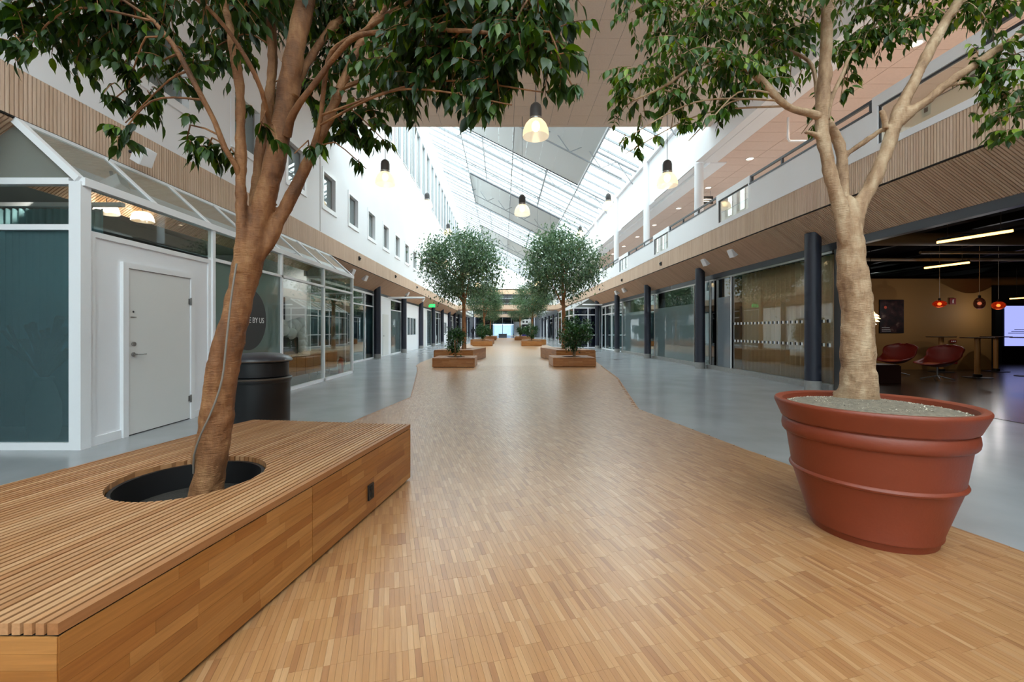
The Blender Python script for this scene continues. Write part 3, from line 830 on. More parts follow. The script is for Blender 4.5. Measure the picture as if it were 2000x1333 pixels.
# white panel with the door
wp = box('wall_bay', M['white'], XB - .06, XB - .012, Y0B + .1, 6.69, 0, ZT - .01)
tag(wp, 'white panel wall around the white door in the glass bay', 'wall', kind='structure')
mb = MB()
DA, DB, DZ = 5.2, 6.23, 2.06
mb.box(XB - .012, XB + .012, Y0B + .1, DA - .09, .0, .1); mb.box(XB - .012, XB + .012, DB + .09, 6.69, 0, .1)
mb.box(XB - .012, XB + .01, Y0B + .1, Y0B + .17, .1, 2.35); mb.box(XB - .012, XB + .01, 6.63, 6.69, .1, 2.35); mb.box(XB - .012, XB + .01, Y0B + .1, 6.69, 2.35, ZT - .01)
mb.build('panel_moulding', M['white_gloss'], wp)
dr = thing('door_1', (XB, DA, 0), 'plain white door with steel lever handle in the glass bay', 'door', None, 'structure')
box('door_leaf', M['door_white'], XB - .012, XB + .012, DA + .004, DB - .004, .012, DZ - .004, dr)
mb = MB()
mb.box(XB - .012, XB + .03, DA - .08, DA - .004, 0, DZ + .07); mb.box(XB - .012, XB + .03, DB + .004, DB + .08, 0, DZ + .07); mb.box(XB - .012, XB + .03, DA - .004, DB + .004, DZ, DZ + .07)
mb.build('door_frame', M['white_gloss'], dr)
box('threshold_gap', M['black'], XB - .02, XB + .008, DA, DB, 0, .011, dr)
hx = XB + .012
mb = MB(); mb.tube([(hx, DA + .075, 1.0), (hx + .05, DA + .075, 1.0)], .011, 10); mb.tube([(hx + .05, DA + .07, 1.0), (hx + .05, DA + .21, 1.0)], .0095, 10); mb.tube([(hx, DA + .075, 1.0), (hx + .01, DA + .075, 1.0)], .027, 16)
mb.build('door_handle', M['steel'], dr, smooth=True)
MB().tube([(hx, DA + .075, 1.13), (hx + .018, DA + .075, 1.13)], .026, 16).build('lock_cylinder', M['steel'], dr, smooth=True)
MB().tube([(hx, DA + .075, 1.53), (hx + .006, DA + .075, 1.53)], .011, 12).build('peephole', M['dark_steel'], dr)
box('door_number', M['steel'], hx, hx + .003, DA + .04, DA + .12, 1.455, 1.468, dr)
for z in (.3, 1.72):
    MB().tube([(hx + .014, DB + .006, z - .055), (hx + .014, DB + .006, z + .055)], .012, 10).box(hx - .002, hx + .004, DB - .03, DB + .03, z - .04, z + .04).build('hinge', M['steel'], dr)

# sign on the frosted pane
sg = thing('shop_sign', (XB + .008, 7.68, 1.5), 'round black shop sign with white lettering on frosted glass behind the bin', 'sign')
mb = MB(); vs = [(XB + .006, 7.68 + .56 * math.cos(a), 1.5 + .56 * math.sin(a)) for a in [2 * math.pi * i / 48 for i in range(48)]]
mb.add(vs + [(x + .006, y, z) for x, y, z in vs], [tuple(range(47, -1, -1)), tuple(range(48, 96))] + [(i, (i + 1) % 48, 48 + (i + 1) % 48, 48 + i) for i in range(48)])
mb.build('disc', plain('sign_black', (46, 46, 48), 0.5), sg)
WT = plain('white_letter', (240, 240, 240), 0.5)
RX = (math.pi / 2, 0, math.pi / 2)
letters('E BY US', .145, WT, sg, (XB + .0135, 8.16, 1.48), RX, 'RIGHT')

# things inside the bay
def lamp_point(name, parent, loc, power, rgb=(1, .8, .55), r=.05, kind='POINT'):
    l = bpy.data.lights.new(name, kind)
    if kind == 'SPOT': l.spot_size = 2.5; l.spot_blend = .6; l.energy = power; l.color = rgb; l.shadow_soft_size = r
    o = bpy.data.objects.new(name, l); C.objects.link(o)
    o.parent = parent; o.location = Vector(loc) - ORG[parent]
    return o
M['bulb_warm'] = emit('warm_bulb', (255, 222, 172), 16)
M['bulb_bell'] = emit('bell_bulb', (255, 226, 178), 7)
M['lamp_glass'] = None
ml, nt, b_, N = _nodes('lamp_bell_glass')
nt.nodes.remove(b_)
tr1 = N('ShaderNodeBsdfTransparent'); tr1.inputs['Color'].default_value = (1, .95, .86, 1)
tl1 = N('ShaderNodeBsdfTranslucent'); tl1.inputs['Color'].default_value = (*lin((255, 244, 226)), 1)
gs1 = N('ShaderNodeBsdfGlossy'); gs1.inputs['Roughness'].default_value = .12
mx1 = N('ShaderNodeMixShader'); mx1.inputs[0].default_value = .62
mx2 = N('ShaderNodeMixShader'); mx2.inputs[0].default_value = .08
nt.links.new(tr1.outputs[0], mx1.inputs[1]); nt.links.new(tl1.outputs[0], mx1.inputs[2]); nt.links.new(mx1.outputs[0], mx2.inputs[1]); nt.links.new(gs1.outputs[0], mx2.inputs[2])
em1 = N('ShaderNodeEmission'); em1.inputs['Color'].default_value = (*lin((255, 226, 180)), 1); em1.inputs['Strength'].default_value = .42      # the lit bell itself glows
ad1 = N('ShaderNodeAddShader'); nt.links.new(mx2.outputs[0], ad1.inputs[0]); nt.links.new(em1.outputs[0], ad1.inputs[1])
nt.links.new(ad1.outputs[0], [n for n in nt.nodes if n.type == 'OUTPUT_MATERIAL'][0].inputs['Surface'])
M['lamp_glass'] = ml
for k, (x, y, z) in enumerate(((-5.78, 6.2, 3.0), (-5.72, 6.75, 3.03))):
    t = thing('dome_lamp', (x, y, z + .16), ['dome pendant lamp nearer the white door inside the glass bay', 'dome pendant lamp second from the door inside the glass bay'][k], 'lamp', 'dome lamps in the bay')
    pr = [(.15, 0), (.148, .04), (.13, .1), (.09, .145), (.03, .165)]
    MB().lathe((x, y, z), pr, 24, False).build('shade', M['lamp_glass'], t, smooth=True)
    MB().ball((x, y, z + .07), .05, 12, 8).build('bulb', M['bulb_bell'], t, smooth=True)
    MB().tube([(x, y, z + .16), (x, y, 3.6)], .006, 6).build('cord', M['dark_steel'], t)
    lamp_point('lamp_light', t, (x, y, z - .02), 2)
for k, (x, y) in enumerate(((-5.5, 5.15), (-5.9, 7.6), (-6.0, 10.0), (-6.0, 12.2))):
    t = thing('downlight', (x, y, 3.6), 'round downlight inside the left glass bay, %s from the white door' % ordn[k], 'downlight', 'downlights in the left glass bay')
    MB().lathe((x, y, 3.59), [(.09, 0), (.12, 0), (.12, .03), (.09, .03)], 20, False).build('ring', M['white_gloss'], t)
    MB().lathe((x, y, 3.6), [(.09, 0), (.09, .02)], 20).build('diffuser', emit('bay_downlight', (255, 240, 220), 6), t)
    lamp_point('lamp_light', t, (x, y, 3.57), 230 if k == 0 else 70, (1, .95, .88), .08, 'SPOT')
vs_ = thing('floor_vase', (-5.45, 5.05, 0), 'tall white floor vase with dried stems behind frosted teal glass', 'vase')
MB().lathe((-5.45, 5.05, 0), [(.12, 0), (.15, .15), (.15, .42), (.1, .62), (.07, .70), (.09, .75), (.085, .75), (.06, .7)], 24).build('vase_body', M['white'], vs_, smooth=True)
mb = MB(); rs = random.Random(4)
for i in range(46):
    a = rs.random() * 6.3; l = .25 + .4 * rs.random(); sp = .15 + .3 * rs.random()
    p1 = (-5.45 + math.cos(a) * sp * .5, 5.05 + math.sin(a) * sp * .5, 0.75 + l * .6); p2 = (-5.45 + math.cos(a) * sp, 5.05 + math.sin(a) * sp * .6, .75 + l)
    mb.tube([(-5.45, 5.05, .7), p1, p2], [.006, .014, .024], 5)
mb.tube([(-5.45, 5.05, .7), (-5.3, 5.0, 1.2), (-5.16, 4.96, 1.45)], [.008, .02, .05], 6)
tag(mb.build('dried_stems', plain('dried_stem', (58, 62, 44), 0.8), vs_), kind='stuff')
# teal curtain behind the end wall
def curtain(name, lab, mat, p0, p1, z0, z1, pleat=.09, amp=.03, zdark=None):
    a, b = Vector((*p0, 0)), Vector((*p1, 0)); d = (b - a); L = d.length; d.normalize(); nrm = Vector((-d.y, d.x, 0))
    n = int(L / pleat) * 4; pts = []
    for i in range(n + 1):
        s = L * i / n
        q = a + d * s + nrm * amp * math.sin(2 * math.pi * s / pleat)
        pts.append(q)
    v = [(q.x, q.y, z0) for q in pts] + [(q.x, q.y, z1) for q in pts]
    o = MB().add(v, [(i, i + 1, n + 2 + i, n + 1 + i) for i in range(n)]).build(name, mat, smooth=True, loc=(a.x, a.y, z0))
    md = o.modifiers.new('thickness', 'SOLIDIFY'); md.thickness = .003
    return tag(o, lab, 'curtain')
M['teal_cloth'] = plain('teal_curtain', (132, 172, 178), 0.85)
curtain('curtain', 'teal pleated curtain inside the end of the left glass bay', M['teal_cloth'], (-9.2, 5.6), (-5.25, 5.6), .03, 2.90)
ctk = MB().box(-9.2, -5.0, 5.57, 5.63, 2.93, 2.98).build('curtain_track', M['white_gloss'], loc=(-7, 5.6, 2.93)); tag(ctk, 'white curtain track above the teal curtain in the bay', 'track')
curtain('curtain', 'teal pleated curtain behind the reception desk in the bay', M['teal_cloth'], (-7.2, 8.9), (-7.2, 12.9), .03, 2.75, .11)
# reception desk
dk = thing('reception_desk', (-5.3, 11.0, 0), 'rounded oak reception desk on thin legs inside the glass bay', 'desk')
pl = [(-4.95, 12.7), (-5.6, 12.7), (-5.6, 9.85)] + [(-5.275 + .325 * math.cos(a), 9.85 + .325 * math.sin(a)) for a in [math.pi + math.pi * i / 10 for i in range(1, 10)]] + [(-4.95, 9.85)]
MB().prism(pl, .2, .66).build('desk_body', M['bench_side'], dk)
MB().prism([(x * 1.0, y) for x, y in pl], .665, .70).build('desk_top', M['oak_v'], dk)
for x, y in ((-5.1, 9.9), (-5.45, 9.9), (-5.1, 12.5), (-5.45, 12.5), (-5.1, 11.2)): MB().tube([(x, y, 0), (x, y, .2)], .018, 8).build('leg', M['steel'], dk)
for i in range(6): box('panel_groove', M['backing'], -4.951, -4.948, 10.2 + .45 * i, 10.206 + .45 * i, .21, .65, dk)
bx = tag(box('display_box', M['black'], -5.6, -5.25, 10.2, 10.9, .70, 1.12), 'black box under the white cloud on the reception desk', 'box')
cl = MB(); rs = random.Random(9)
for i in range(16): cl.ball((-5.35 + rs.uniform(-.1, .12), 10.35 + .85 * i / 15 , 1.3 + rs.uniform(-.1, .16) + (.1 if 4 < i < 8 or i > 11 else 0)), .15, 12, 8)
for i in range(8): cl.ball((-5.3, 11.15 + rs.uniform(-.06, .1), .85 + .06 * i), .14, 10, 6)
tag(cl.build('cloud_sculpture', M['white'], smooth=True, loc=(-5.3, 10.5, .7)), 'white billowing cloud sculpture on the reception desk', 'sculpture')
def snake_plant(x, y, lab, h):
    t = thing('snake_plant', (x, y, .7), lab, 'plant', 'snake plants on the reception desk')
    MB().lathe((x, y, .7), [(.07, 0), (.09, .13), (.085, .13), (.08, .11)], 16).build('pot', M['white'], t, smooth=True)
    rs = random.Random(int(x * 100 + y * 77)); 
    for i in range(7):
        a = rs.random() * 6.3; r = rs.uniform(.02, .09)
        MB().tube([(x, y, .8), (x + r * .5 * math.cos(a), y + r * .5 * math.sin(a), .8 + h * .5), (x + r * math.cos(a), y + r * math.sin(a), .8 + h * rs.uniform(.75, 1))], [.016, .026, .003], 5).build('leaf', M['leaf_s'], t)
snake_plant(-5.2, 9.75, 'tall snake plant at the rounded end of the reception desk', .75)
snake_plant(-5.45, 10.0, 'snake plant beside the black box on the reception desk', .6)
wb_ = thing('wall_board', (-6.6, 12.2, .9), 'black board with white lettering behind the reception desk', 'sign')
box('board', plain('board_black', (34, 34, 38), .6), -6.62, -6.58, 11.6, 12.85, .7, 2.3, wb_)
letters('IN', .2, WT, wb_, (-6.576, 12.3, 1.1), RX)
def extinguisher(name, x, y, lab, z=.1):
    t = thing(name, (x, y, z), lab, 'extinguisher')
    R_ = plain('extinguisher_red', (150, 22, 20), .35)
    MB().lathe((x, y, z), [(.02, 0), (.075, .01), (.075, .4), (.05, .46), (.02, .48)], 20).build('cylinder', R_, t, smooth=True)
    MB().box(x - .05, x + .02, y - .015, y + .015, z + .48, z + .52).tube([(x, y, z + .47), (x, y, z + .51)], .016, 8).build('valve', M['black'], t)
    MB().tube([(x + .02, y, z + .5), (x + .1, y, z + .45), (x + .1, y, z + .2)], .011, 6).build('hose', M['black'], t)
    box('label', WT, x - .04, x + .04, y - .077, y - .074, z + .15, z + .32, t)
    return t
extinguisher('fire_extinguisher', -4.8, 12.6, 'red fire extinguisher inside the glass bay next to its far end', .0)

# left shop fronts beyond the bay, one per column bay
def shopfront(name, lab, x, y0, y1, kind, zt=2.97):
    t = thing(name, (x, y0, 0), lab, 'shop front', None, 'structure')
    L = y1 - y0
    def pn(a, b, z0, z1, m): box('pane', m, x - .006, x + .006, y0 + a + .03, y0 + b - .03, z0, z1, t)
    box('rail', M['white_gloss'], x - .04, x + .04, y0, y1, zt - .08, zt, t); box('rail', M['white_gloss'], x - .04, x + .04, y0, y1, 0, .07, t)
    if kind == 'glass':
        cuts = [0, L * .45, L * .8, L]
        for c in cuts: box('post', M['white_gloss'], x - .04, x + .04, y0 + c - .03, y0 + c + .03, .07, zt - .08, t)
        box('rail', M['white_gloss'], x - .035, x + .035, y0, y1, 2.36, 2.41, t)
        for a, b in zip(cuts, cuts[1:]): pn(a, b, .07, 2.36, M['glass_teal']); pn(a, b, 2.41, zt - .08, M['glass'])
    elif kind == 'door':
        pn(0, L * .18, .07, zt - .08, M['glass_teal'])
        box('white_panel', M['white'], x - .03, x + .03, y0 + L * .18, y0 + L * .55, .07, zt - .08, t)
        d = box('door_leaf', M['door_white'], x + .03, x + .05, y0 + L * .26, y0 + L * .46, .05, 2.1, t)
        box('door_handle', M['steel'], x + .05, x + .09, y0 + L * .27, y0 + L * .3, 1.0, 1.03, d)
        for c in (.18, .55, 1): box('post', M['white_gloss'], x - .04, x + .04, y0 + L * c - .03, y0 + L * c + .03, .07, zt - .08, t)
        box('rail', M['white_gloss'], x - .035, x + .035, y0 + L * .55, y1, 2.36, 2.41, t)
        pn(L * .55, L, .07, 2.36, M['frost']); pn(L * .55, L, 2.41, zt - .08, M['glass'])
    elif kind == 'window':
        mb = MB(); holed_wall(mb, x - .05, x + .03, y0, y1, .07, zt - .08, [(1.0, 2.1, [(y0 + L * .3, y0 + L * .8)])]); mb.build('white_panel', M['white'], t)
        for i in range(3):
            a = y0 + L * (.3 + .5 * i / 3); b = y0 + L * (.3 + .5 * (i + 1) / 3)
            box('pane', M['frost'], x - .01, x, a + .03, b - .03, 1.03, 2.07, t); box('post', M['white_gloss'], x - .03, x + .035, a - .03, a + .03, 1.0, 2.1, t)
    elif kind == 'panel':
        box('white_panel', M['white'], x - .03, x + .02, y0, y0 + L * .6, .07, zt - .08, t)
        box('door_leaf', M['door_white'], x + .02, x + .04, y0 + L * .3, y0 + L * .5, .05, 2.1, t)
        pn(L * .6, L, .07, zt - .08, M['frost']); box('post', M['white_gloss'], x - .04, x + .04, y0 + L * .6 - .03, y0 + L * .6 + .03, .07, zt - .08, t)
    return t
kinds = ['glass', 'door', 'window', 'panel', 'glass', 'window', 'glass', 'door', 'glass', 'window', 'glass', 'panel']
desc = {'glass': 'teal glazed shop front in white frames', 'door': 'shop front with white door panel and teal glass', 'window': 'white shop front with a three part window', 'panel': 'white panelled shop front with a plain door'}
for k in range(12):
    a = 13.1 if k == 0 else 14.34 + PITCH * k
    shopfront('shop_front', '%s on the left, %s past the glass bay' % (desc[kinds[k]], ordn[k]), XGL, a, 14.34 + PITCH * (k + 1), kinds[k])
# teal blinds and soft room light behind the left fronts
for k in (0, 1, 4, 6):
    curtain('curtain', 'teal curtain behind the left shop front, %s past the glass bay' % ordn[k], M['teal_cloth'], (-7.4, 14.5 + PITCH * k), (-7.4, 19.2 + PITCH * k), .03, 2.8, .2)

# ---- right side: stone sill and fronts
def rfront(lab, y0, y1, kind, cuts):
    x = XGR + .05
    t = thing('shop_front', (x, y0, 0), lab, 'shop front', None, 'structure')
    box('stone_sill', M['stone'], x - .1, x + .12, y0, y1, 0, .13, t)
    box('top_rail', M['steel'], x - .03, x + .03, y0, y1, 2.95, 3.0, t)
    for a, b, m, z in cuts:
        if z:
            box('pane', m, x - .006, x + .006, a + .02, b - .02, .13, z, t); box('pane', M['glass'], x - .006, x + .006, a + .02, b - .02, z, 2.95, t)
        else: box('pane', m, x - .006, x + .006, a + .02, b - .02, .13, 2.95, t)
        box('post', M['steel'], x - .03, x + .03, b - .02, b + .02, .13, 2.95, t)
    return t
# glazing with the curtain, next to the first column
t = rfront('glass front with a sheer beige curtain beside the lounge opening on the right', 9.05, 14.45, 'curtain', [(9.05, 13.05, M['glass'], 0), (13.05, 13.95, M['frost_grey'], 2.36), (13.95, 14.4, M['glass_smoke'], 0)])
box('light_mullion', M['white_gloss'], XGR + .0, XGR + .1, 13.03, 13.07, .13, 2.95, t)
M['dot'] = plain('manifestation_dot', (235, 235, 232), .6)
dm = MB().box(-.001, .001, -.028, .028, -.035, .035).mesh('marking', M['dot']); dmk = MB().box(-.001, .001, -.028, .028, -.035, .035).mesh('marking', M['black'])
for z in (.98, 1.5):
    k = 0; y = 9.15
    while y < 13.0:
        link('marking', dm, t, Vector((XGR + .042, y, z)) - ORG[t]); link('marking', dmk, t, Vector((XGR + .0425, y + .056, z)) - ORG[t]); y += .17
mc, nt, b_, N = _nodes('sheer_curtain')
nt.nodes.remove(b_)
dfc = N('ShaderNodeBsdfDiffuse'); dfc.inputs['Color'].default_value = (*lin((238, 208, 172)), 1)
tlc = N('ShaderNodeBsdfTranslucent'); tlc.inputs['Color'].default_value = (*lin((240, 210, 172)), 1)
mxc = N('ShaderNodeMixShader'); mxc.inputs[0].default_value = .45
nt.links.new(dfc.outputs[0], mxc.inputs[1]); nt.links.new(tlc.outputs[0], mxc.inputs[2])
nt.links.new(mxc.outputs[0], [n for n in nt.nodes if n.type == 'OUTPUT_MATERIAL'][0].inputs['Surface'])
curtain('curtain', 'sheer beige pleated curtain behind the glass beside the lounge opening', mc, (XGR + .32, 13.0), (XGR + .32, 9.35), .02, 2.98, .19, .05)
rfront('frosted glass front between the second and third right columns', 14.5, 19.7, 'frost', [(14.5, 15.6, M['glass_teal'], 0), (15.6, 19.7, M['frost'], 2.28)])
rfront('frosted glass front between the third and fourth right columns', 19.75, 24.95, 'frost', [(19.75, 20.6, M['glass_teal'], 0), (20.6, 24.95, M['frost'], 2.28)])
# white framed entrance between the fourth and fifth columns
shopfront('shop_front', 'white framed glass entrance between the fourth and fifth right columns', XGR + .05, 25.0, 30.2, 'glass', 3.0)
tag(box('wall_right_shop', M['white'], 7.5, 7.7, 25, 30, 0, 3.0), 'pale wall inside the white framed entrance on the right', 'wall', kind='structure')
for k in range(7, 13):
    kd = ['glass', 'window', 'glass', 'door', 'glass', 'panel'][k - 7]
    shopfront('shop_front', '%s on the right, %s past the right glass bay' % (desc[kd], ordn[k - 7]), XGR + .05, 9.25 + PITCH * k - PITCH, 9.25 + PITCH * k, kd, 3.0)
for a, b, n_ in ((14.5, 19.7, 'second'), (19.75, 24.9, 'third')):
    curtain('curtain', 'grey blue curtain behind the frosted front after the %s right column' % n_, plain('grey_curtain', (120, 136, 142), .8), (8.2, b), (8.2, a), .02, 2.9, .25)
# right glass bay, farther on
rb = thing('glass_bay', (5.15, 30.9, 0), 'white framed glass bay with dark panes on the right, beyond the shrub', 'shop front', None, 'structure')
M['dark_pane'] = glass('dark_pane', (60, 70, 90), 1.6, .45, (56, 64, 88))
for y in (30.95, 33, 35.1, 37.2, 39.2): box('post', M['white_gloss'], 5.11, 5.19, y - .04, y + .04, 0, ZE, rb)
for x in (5.15, 6.2, 7.0): box('post', M['white_gloss'], x - .04, x + .04, 30.9, 30.97, 0, ZE, rb)
for z in (.05, .95, ZT, ZE):
    box('rail', M['white_gloss'], 5.12, 5.18, 30.95, 39.2, z - .035, z + .035, rb); box('rail', M['white_gloss'], 5.15, 7.0, 30.91, 30.97, z - .035, z + .035, rb)
for a, b in ((30.99, 32.96), (33.04, 35.06), (35.14, 37.16), (37.24, 39.16)):
    for z0, z1 in ((.09, .91), (.99, ZT - .04), (ZT + .04, ZE - .04)): box('pane', M['dark_pane'], 5.144, 5.156, a, b, z0, z1, rb)
for a, b in ((5.19, 6.16), (6.24, 6.96)):
    for z0, z1 in ((.09, .91), (.99, ZT - .04), (ZT + .04, ZE - .04)): box('pane', M['dark_pane'], a, b, 30.93, 30.942, z0, z1, rb)
bay_roof(rb, 5.15, XR - .02, 30.95, 39.2, ZR0 - .1, -1, 8)
MB().add([(5.2, 30.95, ZE + .04), (7.0, 30.95, ZE + .04), (7.0, 30.95, 3.15), (XR, 30.95, ZR0 - .12), (5.2, 30.96, ZE + .04), (7.0, 30.96, ZE + .04), (7.0, 30.96, 3.15), (XR, 30.96, ZR0 - .12)],
         [(0, 1, 2, 3), (7, 6, 5, 4), (0, 4, 5, 1), (1, 5, 6, 2), (2, 6, 7, 3), (3, 7, 4, 0)]).build('gable_pane', M['glass_lean'], rb)
tag(box('wall_bay', plain('bay_inner', (70, 76, 96), .8), 6.9, 7.05, 31, 39.2, 0, 3.0), 'dark wall inside the right glass bay', 'wall', kind='structure')
# shells of the right shops
tag(box('wall_right_shop', plain('right_shop_wall', (120, 132, 136), .8), 9.4, 9.6, 14.5, YE, 0, 4.0), 'grey back wall of the right shops', 'wall', kind='structure')
tag(box('wall_right_shop', plain('dark_partition', (60, 62, 64), .8), 7.1, 9.4, 14.42, 14.48, 0, 4.0), 'partition between the lounge and the frosted shop on the right', 'wall', kind='structure')

# ================================================================== LOUNGE
lf = tag(box('floor', wood('lounge_floor', [(70, 54, 42), (62, 47, 36)], .22, 0, (3, 40, 3), .2), 7.24, 23, YA, 24, 0.0005, 0.006), 'dark glossy wooden floor of the lounge on the right', 'floor', kind='structure')
M['beige'] = plain('beige_wall', (158, 116, 60), .7)
tag(box('wall_lounge', M['beige'], 7.3, 16.1, 14.0, 14.15, 0, 3.0), 'beige lounge wall with the dark poster', 'wall', kind='structure')
tag(MB().box(22.8, 23, YA, 24, 0, 4.02).box(9.6, 23, 24, 24.2, 0, 4.02).build('wall_lounge', plain('lounge_dark', (46, 42, 40), .8), loc=(22.9, 0, 0)), 'dark far walls of the lounge', 'wall', kind='structure')
tag(box('ceiling', plain('lounge_ceiling', (24, 20, 18), .9), 7.2, 22.8, YA, 24, 3.97, 4.02), 'black open ceiling of the lounge', 'ceiling', kind='structure')
tag(box('wall_lounge', M['dark_steel'], XGR + .02, XGR + .1, YA, 3.0, 0, 3.0), 'closed dark front on the right, behind the camera', 'wall', kind='structure')
M['duct'] = plain('duct_metal', (150, 132, 104), .5)
M['pipe'] = plain('ceiling_pipe', (190, 180, 165), .5)
dus = [((8, 10.5, 3.55), (22, 10.5, 3.55), .16, 'wide beige duct across the lounge ceiling'), ((9, 12.3, 3.35), (20, 12.3, 3.35), .05, 'thin pale pipe near the beige lounge wall'),
       ((11, 11.2, 3.35), (20, 11.2, 3.35), .04, 'thin pale pipe in front of the lounge pendants'), ((9, 7.6, 3.6), (16, 7.6, 3.6), .07, 'pale pipe above the front lounge light'), ((14, 18, 3.4), (22, 18, 3.4), .2, 'large duct at the back of the lounge')]
for a, b, r, l in dus: tag(MB().tube([a, b], r, 12).build('ceiling_pipe', M['pipe'] if r < .1 else M['duct'], smooth=True, loc=a), l, 'pipe', 'pipes under the lounge ceiling')
for i in range(6): tag(MB().box(9 + 2.2 * i, 9.12 + 2.2 * i, 3, 23, 3.72, 3.9).build('cable_tray', M['black'], loc=(9 + 2.2 * i, 3, 3.72)), '%s black cable tray from the hall under the lounge ceiling' % ordn[i], 'tray', 'cable trays')
M['led'] = emit('led_tube', (255, 178, 92), 7)
def led(a, b, lab):
    t = thing('linear_lamp', tuple((Vector(a) + Vector(b)) / 2), lab, 'lamp', 'linear lamps in the lounge')
    MB().bar(Vector(a) + Vector((0, 0, .05)), Vector(b) + Vector((0, 0, .05)), .1, .05).build('housing', M['dark_steel'], t)
    MB().bar(a, b, .07, .04).build('tube', M['led'], t)
    for q in (.15, .85):
        p = Vector(a).lerp(Vector(b), q); MB().tube([p + Vector((0, 0, .06)), (p.x, p.y, 3.965)], .006, 6).build('wire', M['steel'], t)
led(P(1830, 474, 8.6), P(1978, 451, 8.0), 'nearer glowing linear lamp hanging in the lounge')
led(P(1806, 524, 12.0), P(1893, 513, 11.2), 'second glowing linear lamp, before the beige wall')
led(P(1973, 584, 17), P(2060, 578, 16.5), 'far glowing linear lamp above the screen')
# poster
pt = thing('poster', (12.75, 13.97, 1.2), 'dark framed poster with a red glow on the beige wall', 'poster')
a, b = P(1717, 651, 13.99), P(1764, 586, 13.99)
box('frame', M['black'], a.x, b.x, 13.965, 13.995, a.z, b.z, pt)
mpz, nt, b_, N = _nodes('poster_print')
geo = N('ShaderNodeNewGeometry'); nz = N('ShaderNodeTexNoise'); nz.inputs['Scale'].default_value = 5; nz.inputs['Detail'].default_value = 6
nt.links.new(geo.outputs['Position'], nz.inputs['Vector'])
rr = N('ShaderNodeValToRGB'); rr.color_ramp.elements.new(.55)
for i, (p, c) in enumerate(((.42, (26, 12, 12)), (.58, (60, 30, 28)), (.75, (130, 110, 96)))): rr.color_ramp.elements[i].position = p; rr.color_ramp.elements[i].color = (*lin(c), 1)
nt.links.new(nz.outputs['Fac'], rr.inputs['Fac']); nt.links.new(rr.outputs['Color'], b_.inputs['Base Color']); b_.inputs['Roughness'].default_value = .4
box('print', mpz, a.x + .02, b.x - .02, 13.96, 13.966, a.z + .02, b.z - .02, pt)
MB().ball((a.x + .18, 13.955, b.z - .25), .05, 10, 6, (1, .1, 1)).build('red_glow', plain('print_red', (230, 90, 60), .5), pt)
for i in range(3): box('text_line', WT, a.x + .06, a.x + .36 - .02 * i, 13.957, 13.961, a.z + .06 + .06 * i, a.z + .072 + .06 * i, pt)
# signs on the beige wall
RED = plain('sign_red', (130, 20, 22), .5)
def sign(name, px, py, w, h, Y, lab, mat, marks=()):
    p = P(px, py, Y); t = thing(name, (p.x, Y, p.z), lab, 'sign')
    box('plate', mat, p.x - w / 2, p.x + w / 2, Y - .02, Y, p.z - h / 2, p.z + h / 2, t)
    for x0, x1, z0, z1 in marks: box('symbol', WT, p.x + x0 * w, p.x + x1 * w, Y - .023, Y - .02, p.z + z0 * h, p.z + z1 * h, t)
    return t
sign('wall_sign', 1860, 589, .2, .2, 13.98, 'square red fire extinguisher sign on the beige wall', RED, ((-.08, .08, -.3, .15), (-.05, .18, .18, .28)))
sign('wall_sign', 1861, 667, .2, .1, 13.98, 'small wide red sign above the extinguisher', RED, ((-.35, -.2, -.2, .2), (-.1, .1, -.2, .2), (.2, .35, -.2, .2)))
extinguisher('fire_extinguisher', P(1867, 700, 13.8).x, 13.85, 'red fire extinguisher at the beige lounge wall', .2)
# pendants
def glob(px, py, Y, rgb, sq, lab, top=3.9, s=.16):
    p = P(px, py, Y); t = thing('glass_pendant', tuple(p), lab, 'lamp', 'glass pendants in the lounge')
    MB().ball(p, s, 18, 12, sq).build('globe', glass('tinted_' + str(px), rgb, 1.2, .35, rgb), t, smooth=True)
    MB().ball(p, .045, 10, 8).build('bulb', M['bulb_warm'], t, smooth=True)
    MB().tube([(p.x, p.y, p.z + s * sq[2] - .01), (p.x, p.y, top)], .008, 6).build('cord', M['pipe'], t)
    MB().tube([(p.x, p.y, p.z + s * sq[2] - .02), (p.x, p.y, p.z + s * sq[2] + .06)], .03, 10).build('cap', M['black'], t)
    lamp_point('pendant_light', t, p + Vector((0, 0, -s * sq[2] - .05)), 1.5, (1, .55, .25))
glob(1835, 594, 12.5, (170, 60, 30), (1, 1, .65), 'flat amber glass pendant over the red chairs')
glob(1913, 593, 11.6, (60, 34, 30), (.75, .75, 1), 'dark cylindrical glass pendant over the high table')
glob(1950, 597, 13.2, (180, 70, 36), (1, 1, .8), 'amber glass pendant beside the screen')
# layered lamp near the tree
p = P(1700, 623, 11.6)
t = thing('layered_lamp', tuple(p), 'pale layered lamp partly hidden behind the right tree trunk', 'lamp')
for i in range(5):
    z = p.z - .16 + .075 * i; r = (.13, .2, .22, .19, .11)[i]
    MB().lathe((p.x, p.y, z), [(r, 0), (r * .7, .06), (r * .65, .06), (r * .95, 0)], 20, False).build('shade_ring', M['lamp_glass'], t, smooth=True)
MB().ball(p, .07, 10, 8).build('bulb', M['bulb_warm'], t, smooth=True)
MB().tube([(p.x, p.y, p.z + .18), (p.x, p.y, 3.97)], .008, 6).build('cord', M['black'], t)
lamp_point('lamp_light', t, p + Vector((0, 0, -.25)), 10)
